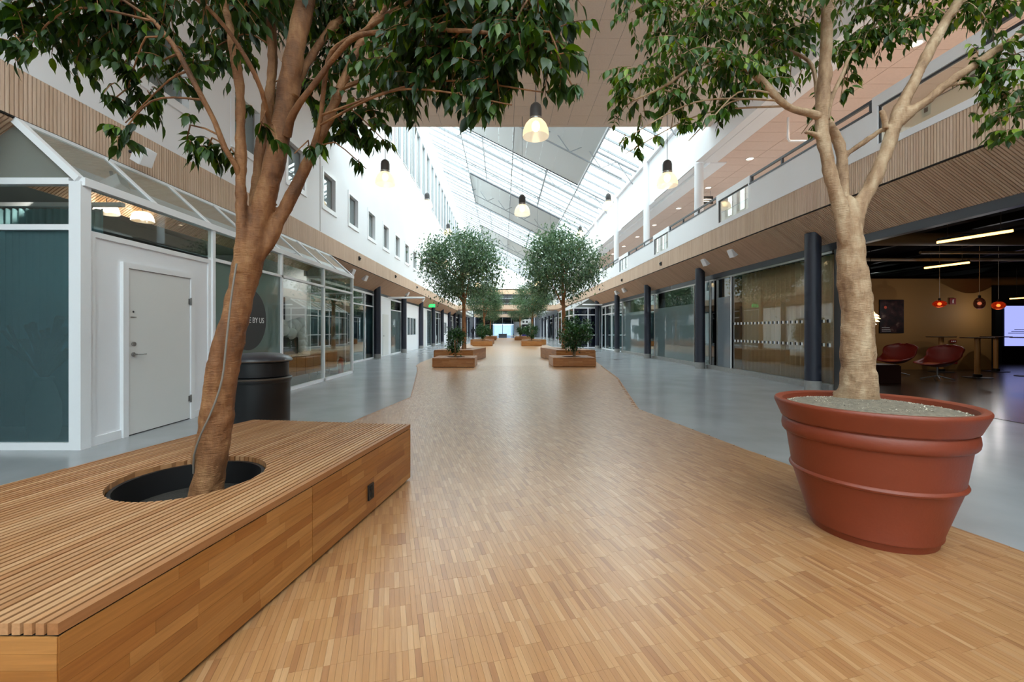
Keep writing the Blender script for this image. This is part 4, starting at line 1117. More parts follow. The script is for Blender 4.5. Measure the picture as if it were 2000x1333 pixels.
# high tables
def high_table(px, Y, lab, r=.34):
    x = (px - VX) * Y / F; t = thing('high_table', (x, Y, 0), lab, 'table', 'round high tables in the lounge')
    MB().lathe((x, Y, 1.08), [(r - .01, 0), (r, .01), (r, .03)], 36).build('tabletop', plain('table_top', (80, 60, 40), .35), t)
    MB().tube([(x, Y, .06), (x, Y, 1.08)], .06, 16).build('pedestal', plain('table_oak', (196, 140, 78), .45), t, smooth=True)
    MB().lathe((x, Y, 0), [(.3, 0), (.3, .02), (.09, .03), (.09, .1)], 30).build('base', M['black'], t)
high_table(1838, 13.2, 'round high table behind the red chairs at the beige wall')
high_table(1909, 11.6, 'round high table with black base nearest the hall')
high_table(1945, 13.35, 'round high table at the corner of the beige wall')
high_table(2012, 11.9, 'round high table at the right picture edge, before the screen', .38)
# lounge chairs
M['red_shell'] = plain('red_shell', (120, 30, 22), .45)
M['orange_pad'] = plain('orange_pad', (178, 84, 36), .7)
def shell_chair(x, y, rz, lab):
    t = thing('lounge_chair', (0, 0, 0), lab, 'chair', 'red shell chairs in the lounge')
    n, mq = 20, 14; V = []; Fq = []
    for i in range(mq + 1):
        s = i / mq                                   # from the front edge to the top of the back
        for j in range(n + 1):
            u = -1 + 2 * j / n
            wdt = .30 + .09 * math.sin(min(1, s * 1.15) * math.pi * .62)
            if s > .7: wdt *= math.sqrt(max(0.02, 1 - ((s - .7) / .305) ** 2))
            yy = -.36 + .60 * min(s / .55, 1) + .20 * max(0, (s - .55) / .45)
            zz = .42 - .06 * math.sin(min(1, s / .6) * math.pi) + .48 * max(0, (s - .4) / .6) ** 1.3
            lift = (.04 + .17 * math.sin(min(1, s * 1.1) * math.pi * .75)) * abs(u) ** 2.4 * (1 - s ** 5)
            V.append((u * wdt, yy - .06 * u * u * (1 if s > .5 else 0), zz + lift))
    for i in range(mq):
        for j in range(n): Fq.append((i * (n + 1) + j, i * (n + 1) + j + 1, (i + 1) * (n + 1) + j + 1, (i + 1) * (n + 1) + j))
    o = MB().add(V, Fq).build('shell', M['red_shell'], t, smooth=True)
    md = o.modifiers.new('thickness', 'SOLIDIFY'); md.thickness = .035; md.offset = -1
    MB().ball((0, -.05, .405), .26, 18, 10, (1, .98, .16)).build('seat_pad', M['orange_pad'], t, smooth=True)
    MB().tube([(0, 0, .08), (0, 0, .36)], .022, 12).build('stem', M['steel'], t, smooth=True)
    for k in range(4):
        a = math.pi / 4 + k * math.pi / 2
        MB().tube([(0, 0, .1), (.33 * math.cos(a), .33 * math.sin(a), .012)], [.018, .011], 8).build('leg', M['steel'], t, smooth=True)
    t.location = (x, y, 0.006); t.rotation_euler = (0, 0, rz)
shell_chair(11.35, 12.3, math.radians(-68), 'red shell lounge chair on steel star base, left of the pair')
shell_chair(11.4, 11.15, math.radians(-80), 'red shell lounge chair with orange seat pad, right of the pair')
tag(MB().box(9.2, 9.75, 10.4, 10.95, .006, .42).box(9.22, 9.73, 10.42, 10.93, .42, .45).build('side_table', plain('dark_cube', (48, 26, 20), .5), loc=(9.5, 10.7, 0)), 'dark cube side table behind the right tree trunk', 'table')
# screen
scn = thing('screen_stand', (19.6, 16.5, 0), 'tall black screen stand showing a pale blue page in the lounge', 'screen')
a, b = P(1962, 676, 16.4), P(1962, 598, 16.4)
box('stand_body', M['black'], a.x - .12, a.x + 1.6, 16.4, 16.6, 0.006, b.z + .12, scn)
box('display', emit('display_blue', (170, 178, 255), 1.0), a.x, a.x + 1.48, 16.385, 16.4, a.z, b.z, scn)
DT = plain('display_text', (70, 66, 110), .6)
for i in range(3): box('text_line', DT, a.x + .12 + .12 * (2 - i), a.x + 1.2, 16.38, 16.385, a.z + .62 - .07 * i, a.z + .645 - .07 * i, scn)
tag(box('wall_lounge', glass('lit_teal_glass', (170, 200, 196), 1.0, .7, (150, 190, 180)), 16.2, 18.4, 17.5, 17.55, 0, 2.5), 'pale green glazed wall seen past the corner of the beige wall', 'wall', kind='structure')
lamp_room = thing('ceiling_lamp', (17.5, 20, 3.0), 'bright round ceiling lamp behind the green glazed wall', 'lamp')
MB().lathe((17.5, 20, 2.95), [(.2, 0), (.2, .06)], 20).build('diffuser', emit('cool_diffuser', (230, 255, 240), 6), lamp_room)
MB().tube([(17.5, 20, 3.0), (17.5, 20, 3.97)], .01, 6).build('cord', M['black'], lamp_room)
lamp_point('lamp_light', lamp_room, (17.5, 20, 2.8), 30, (.85, 1, .92))
# steel frame of the lounge opening
tag(box('trim_10', M['steel'], XGR, XGR + .14, 8.72, 8.98, 0, 3.0), 'brushed steel jamb at the lounge opening', 'jamb', kind='structure')
# plant beside the jamb

# ================================================================== BENCHES
def clip_slat(x0, wd, yn, far, left, hole):
    """pieces of one slat: list of (y range on its left edge, y range on its right edge); x = x0 + .174 (y - yn) along the slat"""
    K = .174
    def rng(xo):
        # far edge y = f0 + f1 * x ; along the slat x = xo + K (y - yn)
        f0, f1 = far
        y1 = (f0 + f1 * (xo - K * yn)) / (1 - f1 * K)
        lx, lk = left
        if xo < lx: return None
        if lk > K: y1 = min(y1, yn + (xo - lx) / (lk - K))
        hx, hy, hr = hole
        a = 1 + K * K; xx = xo - K * yn - hx; b = 2 * (K * xx - hy); c = xx * xx + hy * hy - hr * hr
        d = b * b - 4 * a * c
        if d <= 0: return [(yn, y1)]
        s = math.sqrt(d); return [(yn, (-b - s) / 2 / a), ((-b + s) / 2 / a, y1)]
    l, r = rng(x0 - wd), rng(x0)
    if l is None or r is None: return []
    if len(l) != len(r):
        one = l if len(l) == 1 else r; two = r if len(l) == 1 else l
        m = (two[0][1] + two[1][0]) / 2
        if len(l) == 1: l = [(l[0][0], m), (m, l[0][1])]
        else: r = [(r[0][0], m), (m, r[0][1])]
    return list(zip(l, r))
A_, B_, C_, D_ = (-1.235, 1.18), (-.80, 3.68), (-2.29, 3.88), (-2.86, 1.18)
HOLE = (-1.74, 2.38, .365)
FARL = (3.68 - .1342 * .80, -.1342)
LEFL = (D_[0], .211)
HB = .485
def bench(lab, ox, oy, mir, detail):
    """ox, oy: shift; mir: mirrored about its own axis x = mir/2 when given"""
    T = (lambda x, y: (ox + x, oy + y)) if mir is None else (lambda x, y: (mir - x, oy + y))
    c = T(-1.8, 2.5)
    t = thing('planter_bench', (c[0], c[1], 0), lab, 'bench', 'slatted planter benches')
    fix = (lambda p: p) if mir is None else (lambda p: p[::-1])
    tri = lambda pts: fix([T(*p) for p in pts])
    rs = random.Random(21)
    SP, SWD = .0334, .0228
    joined = MB()
    for i in range(0, 50):
        x0 = A_[0] - SP * i - .0
        w = SWD if i else .030
        if i: x0 -= .006
        for (l0, l1), (r0, r1) in clip_slat(x0, w, 1.18, FARL, LEFL, HOLE):
            if l1 - l0 < .02 or r1 - r0 < .02: continue
            K = .174
            q = [(x0 - w + K * (l0 - 1.18), l0), (x0 + K * (r0 - 1.18), r0), (x0 + K * (r1 - 1.18), r1), (x0 - w + K * (l1 - 1.18), l1)]
            if detail:
                MB().prism(tri(q), HB - .032, HB).build('slat', M['bench_top'], t)
            else: joined.prism(tri(q), HB - .032, HB, rs.random())
    if not detail: tag(joined.build('slats', M['bench_top'], t, tint=True), kind='stuff')
    # bearers under the slats, visible in the gaps
    mb = MB()
    for y in (1.35, 1.85, 2.95, 3.45):
        xl = LEFL[0] + .211 * (y - 1.18) + .06; xr = A_[0] + .174 * (y - 1.18) - .05
        mb.prism(tri([(xl, y), (xr, y), (xr, y + .06), (xl, y + .06)]), HB - .08, HB - .033)
    mb.build('bearer', M['backing'], t)
    # four sides: a panel each, covered in glued staves; the path side is made of two panels
    def side(p, q, mat, nm, tlen=None, a=0.0, b=1.0, fine=True):
        p, q = Vector((*p, 0)), Vector((*q, 0)); d = (q - p); L = d.length; d.normalize(); nrm = Vector((d.y, -d.x, 0))   # outward on the right of p -> q
        def quad(s0, s1, o0, o1): return fix([T(*(p + d * s + nrm * o)[:2]) for s, o in ((s0, o0), (s1, o0), (s1, o1), (s0, o1))])
        s0, s1 = a * L + .002, b * L - .002
        pn = MB().prism(quad(s0, s1, -.045, -.006), .03, HB - .036).build('side_panel', M['backing'] if fine else mat, t)
        rows = 9; h = (HB - .038 - .028) / rows; r2 = random.Random(int(L * 1000) + int(a * 100))
        tall = MB()
        for r in range(rows):
            s = s0; z0 = .028 + h * r
            while s < s1 - .001:
                ln = r2.uniform(.16, .5); e = min(s + ln, s1)
                if s1 - e < .08: e = s1
                g = .0004
                o1 = r2.uniform(.0, .0006)
                if fine: MB().prism(quad(s + g, e - g, -.006, .001 + o1), z0 + g, z0 + h - g).build('stave', mat, pn)
                else: tall.prism(quad(s + g, e - g, -.006, .001), z0 + g, z0 + h - g, r2.random())
                s = e
        if not fine: tag(tall.build('staves', mat, pn, tint=True), kind='stuff')
        return pn
    side(A_, B_, M['bench_side'], 0, None, 0, .454, detail); side(A_, B_, M['bench_side'], 0, None, .454, 1, detail)
    side(D_, A_, M['bench_side_x'], 0, None, 0, 1, detail)
    side(B_, C_, M['bench_side_x'], 0, None, 0, 1, False); side(C_, D_, M['bench_side'], 0, None, 0, 1, False)
    box_ = MB(); ins = lambda p, k: (c0[0] + (p[0] - c0[0]) * k, c0[1] + (p[1] - c0[1]) * k); c0 = (-1.8, 2.5)
    box_.prism(tri([ins(A_, .93), ins(B_, .95), ins(C_, .95), ins(D_, .95)]), 0, .03); box_.build('plinth', M['backing'], t)
    # plant tub in the hole
    hx, hy = T(HOLE[0], HOLE[1])
    MB().lathe((hx, hy, .03), [(.30, 0), (.355, .43), (.375, .43), (.375, .40), (.36, .40), (.362, .43), (.335, .41), (.325, .28), (.30, .28)][:2] + [(.356, .431), (.338, .43), (.325, .255)], 40, False).build('plant_tub', M['black'], t, smooth=True)
    MB().lathe((hx, hy, .24), [(.325, 0), (.327, .085), (.01, .10)], 36).build('soil', M['soil'], t)
    return t
b1 = bench('large slatted oak bench in the foreground with a round tree hole and a black socket', 0, 0, None, True)
# power socket on the path side
tt = .7106; n_ = Vector((2.5, -.435, 0)).normalized(); dd = Vector((.435, 2.5, 0)).normalized()
pc = Vector((-1.235 + .435 * tt, 1.18 + 2.5 * tt, .178)) + n_ * .003
def obox(c, d, n, w, h, th, mb): 
    q = [c - d * w / 2, c + d * w / 2, c + d * w / 2 + n * th, c - d * w / 2 + n * th]
    return mb.prism([(p.x, p.y) for p in q], c.z - h / 2, c.z + h / 2)
so = thing('power_socket', tuple(pc), 'black double power socket on the path side of the foreground bench', 'socket')
obox(pc, dd, n_, .075, .105, .012, MB()).build('plate', M['black'], so)
for z in (-.025, .025): MB().tube([pc + Vector((0, 0, z)) + n_ * .012, pc + Vector((0, 0, z)) + n_ * .016], .018, 16).build('outlet', plain('socket_hole', (8, 8, 9), .6), so)
DYF = 16.4
bench('slatted oak planter bench with tree, left of the path, first distant pair', 0, DYF, None, False)
bench('slatted oak planter bench with tree, right of the path, first distant pair', 0, DYF, .98, False)
bench('slatted oak planter bench with a tree, left of the path in the second distant pair', 0, DYF + 20, None, False)
bench('slatted oak planter bench with a tree, right of the path in the second distant pair', 0, DYF + 20, .98, False)
bench('slatted oak planter bench left of the path, in the farthest pair', 0, DYF + 40, None, False)
bench('slatted oak planter bench right of the path, in the farthest pair', 0, DYF + 40, .98, False)
def planter(x0, x1, y0, y1, h, lab):
    t = thing('planter_box', ((x0 + x1) / 2, (y0 + y1) / 2, 0), lab, 'planter', 'low square planter boxes')
    mb = MB(); rs = random.Random(int(y0 * 10))
    for r in range(6):
        z0 = .03 + (h - .05) * r / 6; z1 = .03 + (h - .05) * (r + 1) / 6 - .001
        s = x0
        while s < x1 - .01:
            e = min(x1, s + rs.uniform(.2, .5)); mb.box(s, e - .001, y0, y0 + .03, z0, z1, rs.random()); s = e
        s = y0 + .03
        while s < y1 - .01:
            e = min(y1, s + rs.uniform(.2, .5)); tn = rs.random(); mb.box(x0, x0 + .03, s, e - .001, z0, z1, tn); mb.box(x1 - .03, x1, s, e - .001, z0, z1, 1 - tn); s = e
        mb.box(x0 + .03, x1 - .03, y1 - .03, y1, z0, z1, rs.random())
    tag(mb.build('staves', M['bench_side_x'], t, tint=True), kind='stuff')
    cx, cy = (x0 + x1) / 2, (y0 + y1) / 2; R = .34
    mb = MB(); n = int((x1 - x0) / .0334)
    for i in range(n):
        a = x0 + .004 + i * .0334; b = a + .0228; m_ = (a + b) / 2 - cx
        if abs(m_) < R:
            s = math.sqrt(R * R - m_ * m_); mb.box(a, b, y0, cy - s, h - .03, h, rs.random()); mb.box(a, b, cy + s, y1, h - .03, h, rs.random())
        else: mb.box(a, b, y0, y1, h - .03, h, rs.random())
    tag(mb.build('slats', M['bench_top'], t, tint=True), kind='stuff')
    MB().lathe((cx, cy, .03), [(.30, 0), (.335, h - .04), (.325, h - .04), (.3, h - .1)], 28, False).build('plant_tub', M['black'], t, smooth=True)
    MB().lathe((cx, cy, .03), [(.31, h - .14), (.305, h - .1), (.01, h - .08)], 24).build('soil', M['soil'], t)
    MB().box(x0 + .03, x1 - .03, y0 + .03, y1 - .03, 0, .035).build('plinth', M['backing'], t)
    return cx, cy
pbs = [planter(-2.44, -.97, 14.7, 16.15, .34, 'low square oak planter with a small shrub, left of the path, nearest'),
       planter(1.76, 3.26, 14.85, 16.3, .34, 'low square oak planter with a multi-stemmed shrub, right of the path, nearest'),
       planter(-2.5, -.85, 34.8, 36.2, .42, 'low square oak planter with a shrub, left of the path, second'),
       planter(1.53, 3.2, 34.8, 36.2, .42, 'low square oak planter with a shrub, right of the path, second'),
       planter(-2.5, -.85, 54.8, 56.2, .42, 'low square oak planter, left of the path, farthest'),
       planter(1.53, 3.2, 54.8, 56.2, .42, 'low square oak planter, right of the path, farthest')]

# ================================================================== TERRACOTTA POT
pot = thing('terracotta_pot', (2.385, 2.757, 0), 'large round terracotta pot filled with gravel beside the path on the right', 'pot')
MB().lathe((2.385, 2.757, 0), [(.300, 0), (.317, .008), (.328, .05), (.338, .056), (.340, .068), (.338, .078), (.420, .36), (.424, .37), (.436, .376), (.440, .386), (.436, .396), (.427, .402), (.455, .60), (.458, .612),
    (.472, .618), (.480, .63), (.484, .655), (.480, .69), (.468, .705), (.470, .712), (.486, .716), (.520, .80), (.527, .818), (.527, .828), (.520, .838), (.492, .838), (.478, .828), (.472, .78), (.46, .72)], 64, False).build('pot_body', M['terracotta'], pot, smooth=True)
MB().lathe((2.385, 2.757, 0), [(.46, .70), (.474, .795), (.30, .825), (.12, .835), (.01, .838)], 40).build('soil', plain('pot_soil', (120, 110, 96), .95, var=.3, vscale=40, bump=.4, bscale=90), pot)
mb = MB(); rs = random.Random(2)
for i in range(5200):
    r = .47 * math.sqrt(rs.random()); a = rs.random() * 6.2832
    z = .795 + (.474 - r) / .474 * .042 if r > .3 else .822 + .012 * (.3 - r) / .3
    s = rs.uniform(.004, .0085); c = Vector((2.385 + r * math.cos(a), 2.757 + r * math.sin(a), z + .002))
    d1 = Vector((rs.uniform(-1, 1), rs.uniform(-1, 1), rs.uniform(-.35, .35))).normalized(); d2 = d1.cross(Vector((0, 0, 1))).normalized(); d3 = d1.cross(d2)
    q = [c + d1 * s * 1.6, c + d2 * s * .8, c - d1 * s * 1.5, c - d2 * s * .9, c + d3 * s * .5]
    mb.add(q, [(0, 1, 4), (1, 2, 4), (2, 3, 4), (3, 0, 4)], rs.random())
M['chips'] = wood('gravel_chip', [(222, 212, 194), (176, 164, 144), (236, 228, 212), (110, 100, 88), (204, 192, 172)], .9, 0, (30, 30, 30), .15, bump=0)
tag(mb.build('gravel', M['chips'], pot, tint=True), kind='stuff')

# ================================================================== TREES
def leaf_shape(detail=True):
    if detail:
        ts = [0, .11, .32, .56, .79, 1.0]; ws = [0, .135, .215, .175, .045, 0]
        v = []; mid = []; lf = []; rt = []
        for t_, w_ in zip(ts, ws):
            z = -.16 * t_ * t_
            mid.append(len(v)); v.append((0, t_, z))
            if w_:
                lf.append(len(v)); v.append((-w_, t_, z + .3 * w_)); rt.append(len(v)); v.append((w_, t_, z + .3 * w_))
        f = []
        for side in (lf, rt):
            ff = [(mid[0], side[0], mid[1])] + [(mid[i + 1], side[i], side[i + 1], mid[i + 2]) for i in range(3)] + [(mid[4], side[3], mid[5])]
            f += ff if side is rt else [tuple(reversed(q)) for q in ff]
        return np.array(v), f
    return np.array([(0, 0, 0), (-.24, .42, .05), (0, 1, -.1), (.24, .42, .05), (0, .45, -.03)]), [(0, 4, 1), (1, 4, 2), (0, 3, 4), (4, 3, 2)]
LEAF, LEAFF = leaf_shape(True); LEAF2, LEAF2F = leaf_shape(False)
def frames(ax, up):
    ax = ax / np.linalg.norm(ax, axis=1, keepdims=True)
    x = np.cross(ax, up); nx_ = np.linalg.norm(x, axis=1, keepdims=True); x = x / np.maximum(nx_, 1e-6)
    z = np.cross(x, ax)
    return np.stack([x, ax, z], axis=2)              # columns: across, along, normal
def leaf_mesh(pos, R, size, tint, base, faces, mat, parent, name):
    n = len(pos); k = len(base)
    V = pos[:, None, :] + np.einsum('nij,kj->nki', R, base) * size[:, None, None]
    V = V.reshape(-1, 3) - np.array(ORG[parent])
    me = bpy.data.meshes.new(name)
    fs = []
    loops = []; starts = []; tot = 0
    fl = [len(f) for f in faces]
    fidx = np.concatenate([np.array(f) for f in faces])
    allv = (np.arange(n)[:, None] * k + fidx[None, :]).reshape(-1)
    cnt = np.tile(np.array(fl), n); st = np.concatenate([[0], np.cumsum(cnt)[:-1]])
    me.vertices.add(len(V)); me.vertices.foreach_set('co', V.reshape(-1).astype(np.float32))
    me.loops.add(len(allv)); me.loops.foreach_set('vertex_index', allv.astype(np.int32))
    me.polygons.add(len(cnt)); me.polygons.foreach_set('loop_start', st.astype(np.int32)); me.polygons.foreach_set('loop_total', cnt.astype(np.int32))
    me.polygons.foreach_set('use_smooth', np.ones(len(cnt), dtype=bool))
    me.update(calc_edges=True)
    a = me.attributes.new('tint', 'FLOAT', 'FACE'); a.data.foreach_set('value', np.repeat(tint, len(faces)).astype(np.float32))
    me.materials.append(mat)
    return tag(link(name, me, parent), kind='stuff')
def resample(pts, rad, step):
    pts = [Vector(p) for p in pts]; op = []; orr = []
    n = len(pts)
    for i in range(n - 1):
        p0 = pts[max(i - 1, 0)]; p1 = pts[i]; p2 = pts[i + 1]; p3 = pts[min(i + 2, n - 1)]
        m_ = max(1, int((p2 - p1).length / step))
        for j in range(m_):
            t_ = j / m_
            q = .5 * ((2 * p1) + (p2 - p0) * t_ + (2 * p0 - 5 * p1 + 4 * p2 - p3) * t_ ** 2 + (3 * p1 - p0 - 3 * p2 + p3) * t_ ** 3)
            op.append(q); orr.append(rad[i] + (rad[i + 1] - rad[i]) * t_)
    op.append(pts[-1]); orr.append(rad[-1])
    return op, orr
class Tree:
    def __init__(s, name, loc, lab, group=None):
        s.t = thing(name, loc, lab, 'tree', group); s.sk = []; s.main = MB(); s.rs = random.Random(int(loc[0] * 100) + 5); s.tw = MB()
        s.pos = []; s.ax = []; s.up = []; s.sz = []
    def limb(s, nm, pts, rad, mat, n=14, jit=.05, step=.05, lump=.10, main=False):
        p, r = resample(pts, rad, step)
        ph = s.rs.random() * 10
        r = [q * (1 + lump * math.sin(ph + i * .9) * math.sin(i * .37 + ph)) for i, q in enumerate(r)]
        if main:
            s.main.tube(p, r, n, True, jit, s.rs)
        else: MB().tube(p, r, n, True, jit, s.rs).build(nm, mat, s.t, smooth=True)
        s.sk += p
    def twig(s, a, d, L, nl, size, droop=.8):
        rs = s.rs; p = Vector(a); d = Vector(d).normalized(); m_ = 6; pts = [p.copy()]
        for i in range(m_):
            d = (d + Vector((rs.uniform(-.2, .2), rs.uniform(-.2, .2), -droop * .22 + rs.uniform(-.1, .1)))).normalized()
            p = p + d * L / m_; pts.append(p.copy())
        s.tw.tube(pts, [.0032, .003, .0028, .0024, .002, .0016, .001], 4, False)
        for k in range(nl):
            u = (k + .5) / nl * .95 + .05; i = min(int(u * m_), m_ - 1); q = pts[i].lerp(pts[i + 1], u * m_ - i)
            dir_ = (pts[i + 1] - pts[i]).normalized(); sd = dir_.cross(Vector((0, 0, 1)))
            if sd.length < .05: sd = Vector((1, 0, 0))
            sd.normalize(); sg_ = 1 if k % 2 else -1
            ax = sd * sg_ * rs.uniform(.25, .8) + dir_ * rs.uniform(.1, .6) + Vector((0, 0, -rs.uniform(.35, 1.25)))
            if k == nl - 1: ax = dir_ + Vector((0, 0, -.7))
            up = Vector((rs.uniform(-.5, .5), rs.uniform(-.5, .5), 1)) + sd * sg_ * .5
            s.pos.append(tuple(q)); s.ax.append(tuple(ax)); s.up.append(tuple(up)); s.sz.append(size * rs.uniform(.72, 1.15))
    def clump(s, c, r, dens, size, droop=.8):
        rs = s.rs; c = Vector(c)
        near = min(s.sk, key=lambda q: (q - c).length_squared + (2.0 if q.z > c.z + .25 else 0))
        L = (near - c).length
        mid = near.lerp(c, .5) + Vector((rs.uniform(-.06, .06), rs.uniform(-.06, .06), .06 + .10 * min(L, .8)))
        p, rr = resample([near, mid, c], [.0045 + .0045 * min(L, .8), .004 + .002 * min(L, .8), .003], .06)
        s.tw.tube(p, rr, 6, True)
        n = max(3, int(dens * r * r)); nt_ = max(2, n // 8)
        for k in range(nt_):
            q = p[max(0, int(len(p) * rs.uniform(.7, 1)) - 1)] + Vector((rs.gauss(0, .25), rs.gauss(0, .25), rs.gauss(0, .2))) * r
            v = Vector((rs.gauss(0, 1), rs.gauss(0, 1), rs.gauss(.25, .55)))
            s.twig(q, v, r * rs.uniform(.7, 1.25), max(3, int(n / nt_ + rs.uniform(-2, 2))), size, droop)
    def finish(s, leafm, barkm, n_obj=300):
        o = s.main.build('trunk', barkm, s.t, smooth=True)          # trunk and main limbs grown into one skin
        md = o.modifiers.new('fuse', 'REMESH'); md.mode = 'VOXEL'; md.voxel_size = .009; md.use_smooth_shade = True
        tx = bpy.data.textures.new('bark_lumps', 'CLOUDS'); tx.noise_scale = .07; tx.noise_depth = 3
        dp = o.modifiers.new('lumps', 'DISPLACE'); dp.texture = tx; dp.strength = .017; dp.mid_level = .5; dp.texture_coords = 'LOCAL'
        sm = o.modifiers.new('soften', 'SMOOTH'); sm.factor = .5; sm.iterations = 2
        pos = np.array(s.pos); R = frames(np.array(s.ax), np.array(s.up)); sz = np.array(s.sz); tint = RNG.random(len(pos))
        tag(s.tw.build('twigs', barkm, s.t, smooth=True), kind='stuff')
        dpt = pos[:, 1]; u = VX + pos[:, 0] / dpt * F; v = VY - (pos[:, 2] - CAMZ) / dpt * F
        vis = (u > 0) & (u < 2000) & (v > 0) & (v < 1333)
        score = np.where(vis, sz / dpt * (1.2 - .4 * np.abs(R[:, 1, 1])), -1)
        order = np.argsort(-score); pick = order[:n_obj]
        me = bpy.data.meshes.new('leaf'); me.from_pydata(LEAF.tolist(), [], LEAFF); me.materials.append(leafm)
        me.polygons.foreach_set('use_smooth', np.ones(len(me.polygons), dtype=bool))
        o0 = ORG[s.t]
        for i in pick:
            o = bpy.data.objects.new('leaf', me); C.objects.link(o); o.parent = s.t
            m4 = Matrix([[*(R[i][k] * sz[i]), pos[i][k] - o0[k]] for k in range(3)] + [[0, 0, 0, 1]])
            o.matrix_local = m4
        rest = np.setdiff1d(np.arange(len(pos)), pick)
        leaf_mesh(pos[rest], R[rest], sz[rest], tint[rest], LEAF, LEAFF, leafm, s.t, 'foliage')

# ---- left tree, in the foreground bench
lt = Tree('ficus_tree', (-1.70, 2.45, .29), 'tall brown multi-stemmed ficus tree growing through the foreground bench', None)
Q = lambda l: [P(*a) for a in l]
lt.limb('trunk', [(-1.72, 2.46, .27)] + Q([(405, 950, 2.45), (421, 860, 2.45), (436, 760, 2.46), (456, 640, 2.47), (474, 560, 2.48), (488, 500, 2.48), (499, 455, 2.49), (515, 395, 2.5), (532, 337, 2.5), (547, 262, 2.52), (559, 187, 2.54), (581, 75, 2.56), (596, 0, 2.6), (610, -110, 2.65)]),
        [.092, .084, .076, .068, .070, .074, .078, .064, .062, .058, .056, .056, .055, .052, .048, .036], M['bark_l'], 20, .03, .04, .05, main=True)
lt.limb('branch', Q([(392, 905, 2.43), (412, 800, 2.41), (425, 700, 2.41), (440, 640, 2.42), (449, 590, 2.44)]), [.05, .052, .050, .042, .020], M['bark_l'], 14, .03, .04, main=True)
lt.limb('branch', Q([(470, 530, 2.44), (473, 470, 2.42), (471, 400, 2.42), (470, 337, 2.42), (469, 187, 2.40), (461, 124, 2.38), (450, 56, 2.36), (435, 0, 2.34), (410, -90, 2.3)]), [.045, .034, .031, .028, .025, .027, .021, .019, .014], M['bark_l'], main=True)
lt.limb('branch', Q([(492, 460, 2.58), (497, 405, 2.62), (506, 319, 2.66), (521, 225, 2.70), (532, 131, 2.75), (529, 37, 2.8), (526, -60, 2.85)]), [.04, .034, .031, .034, .030, .027, .02], M['bark_l'], main=True)
lt.limb('branch', Q([(480, 570, 2.48), (492, 525, 2.49), (510, 494, 2.5), (530, 462, 2.52), (555, 412, 2.54), (600, 319, 2.58), (637, 240, 2.62), (667, 169, 2.66), (694, 105, 2.68), (724, 49, 2.7), (765, 0, 2.72), (830, -70, 2.7)]), [.04, .045, .044, .040, .036, .033, .030, .028, .024, .020, .017, .012], M['bark_l'], main=True)
lt.limb('branch', Q([(606, 305, 2.57), (624, 245, 2.52), (634, 161, 2.45), (649, 101, 2.4), (712, 60, 2.3), (770, 20, 2.2), (850, -20, 2.1)]), [.018, .014, .014, .014, .013, .011, .008], M['bark_l'], 10)
lt.limb('branch', Q([(560, 265, 2.5), (567, 235, 2.46), (585, 202, 2.42), (622, 154, 2.4), (656, 109, 2.36), (700, 70, 2.3), (790, 60, 2.15), (900, 60, 2.0), (1010, 70, 1.9)]), [.026, .020, .018, .016, .015, .013, .011, .009, .006], M['bark_l'], 10)
lt.limb('branch', Q([(572, 190, 2.54), (581, 157, 2.6), (600, 124, 2.66), (637, 67, 2.75), (675, 30, 2.85), (705, 0, 2.95), (760, -60, 3.05)]), [.034, .028, .026, .025, .023, .021, .015], M['bark_l'], 12, main=True)
lt.limb('branch', Q([(668, 172, 2.66), (700, 160, 2.7), (740, 145, 2.75), (800, 140, 2.7)]), [.016, .013, .010, .006], M['bark_l'], 8)
lt.limb('branch', Q([(468, 345, 2.42), (461, 325, 2.38), (439, 289, 2.34), (420, 240, 2.32), (397, 195, 2.3), (367, 139, 2.3), (349, 105, 2.3), (326, 71, 2.3), (300, 41, 2.28), (240, 0, 2.25)]), [.018, .015, .015, .014, .014, .014, .013, .012, .010, .007], M['bark_l'], 10)
lt.limb('branch', Q([(526, 240, 2.35), (500, 150, 2.2), (420, 30, 2.1), (300, -60, 2.1)]), [.012, .012, .01, .007], M['bark_l'], 8)
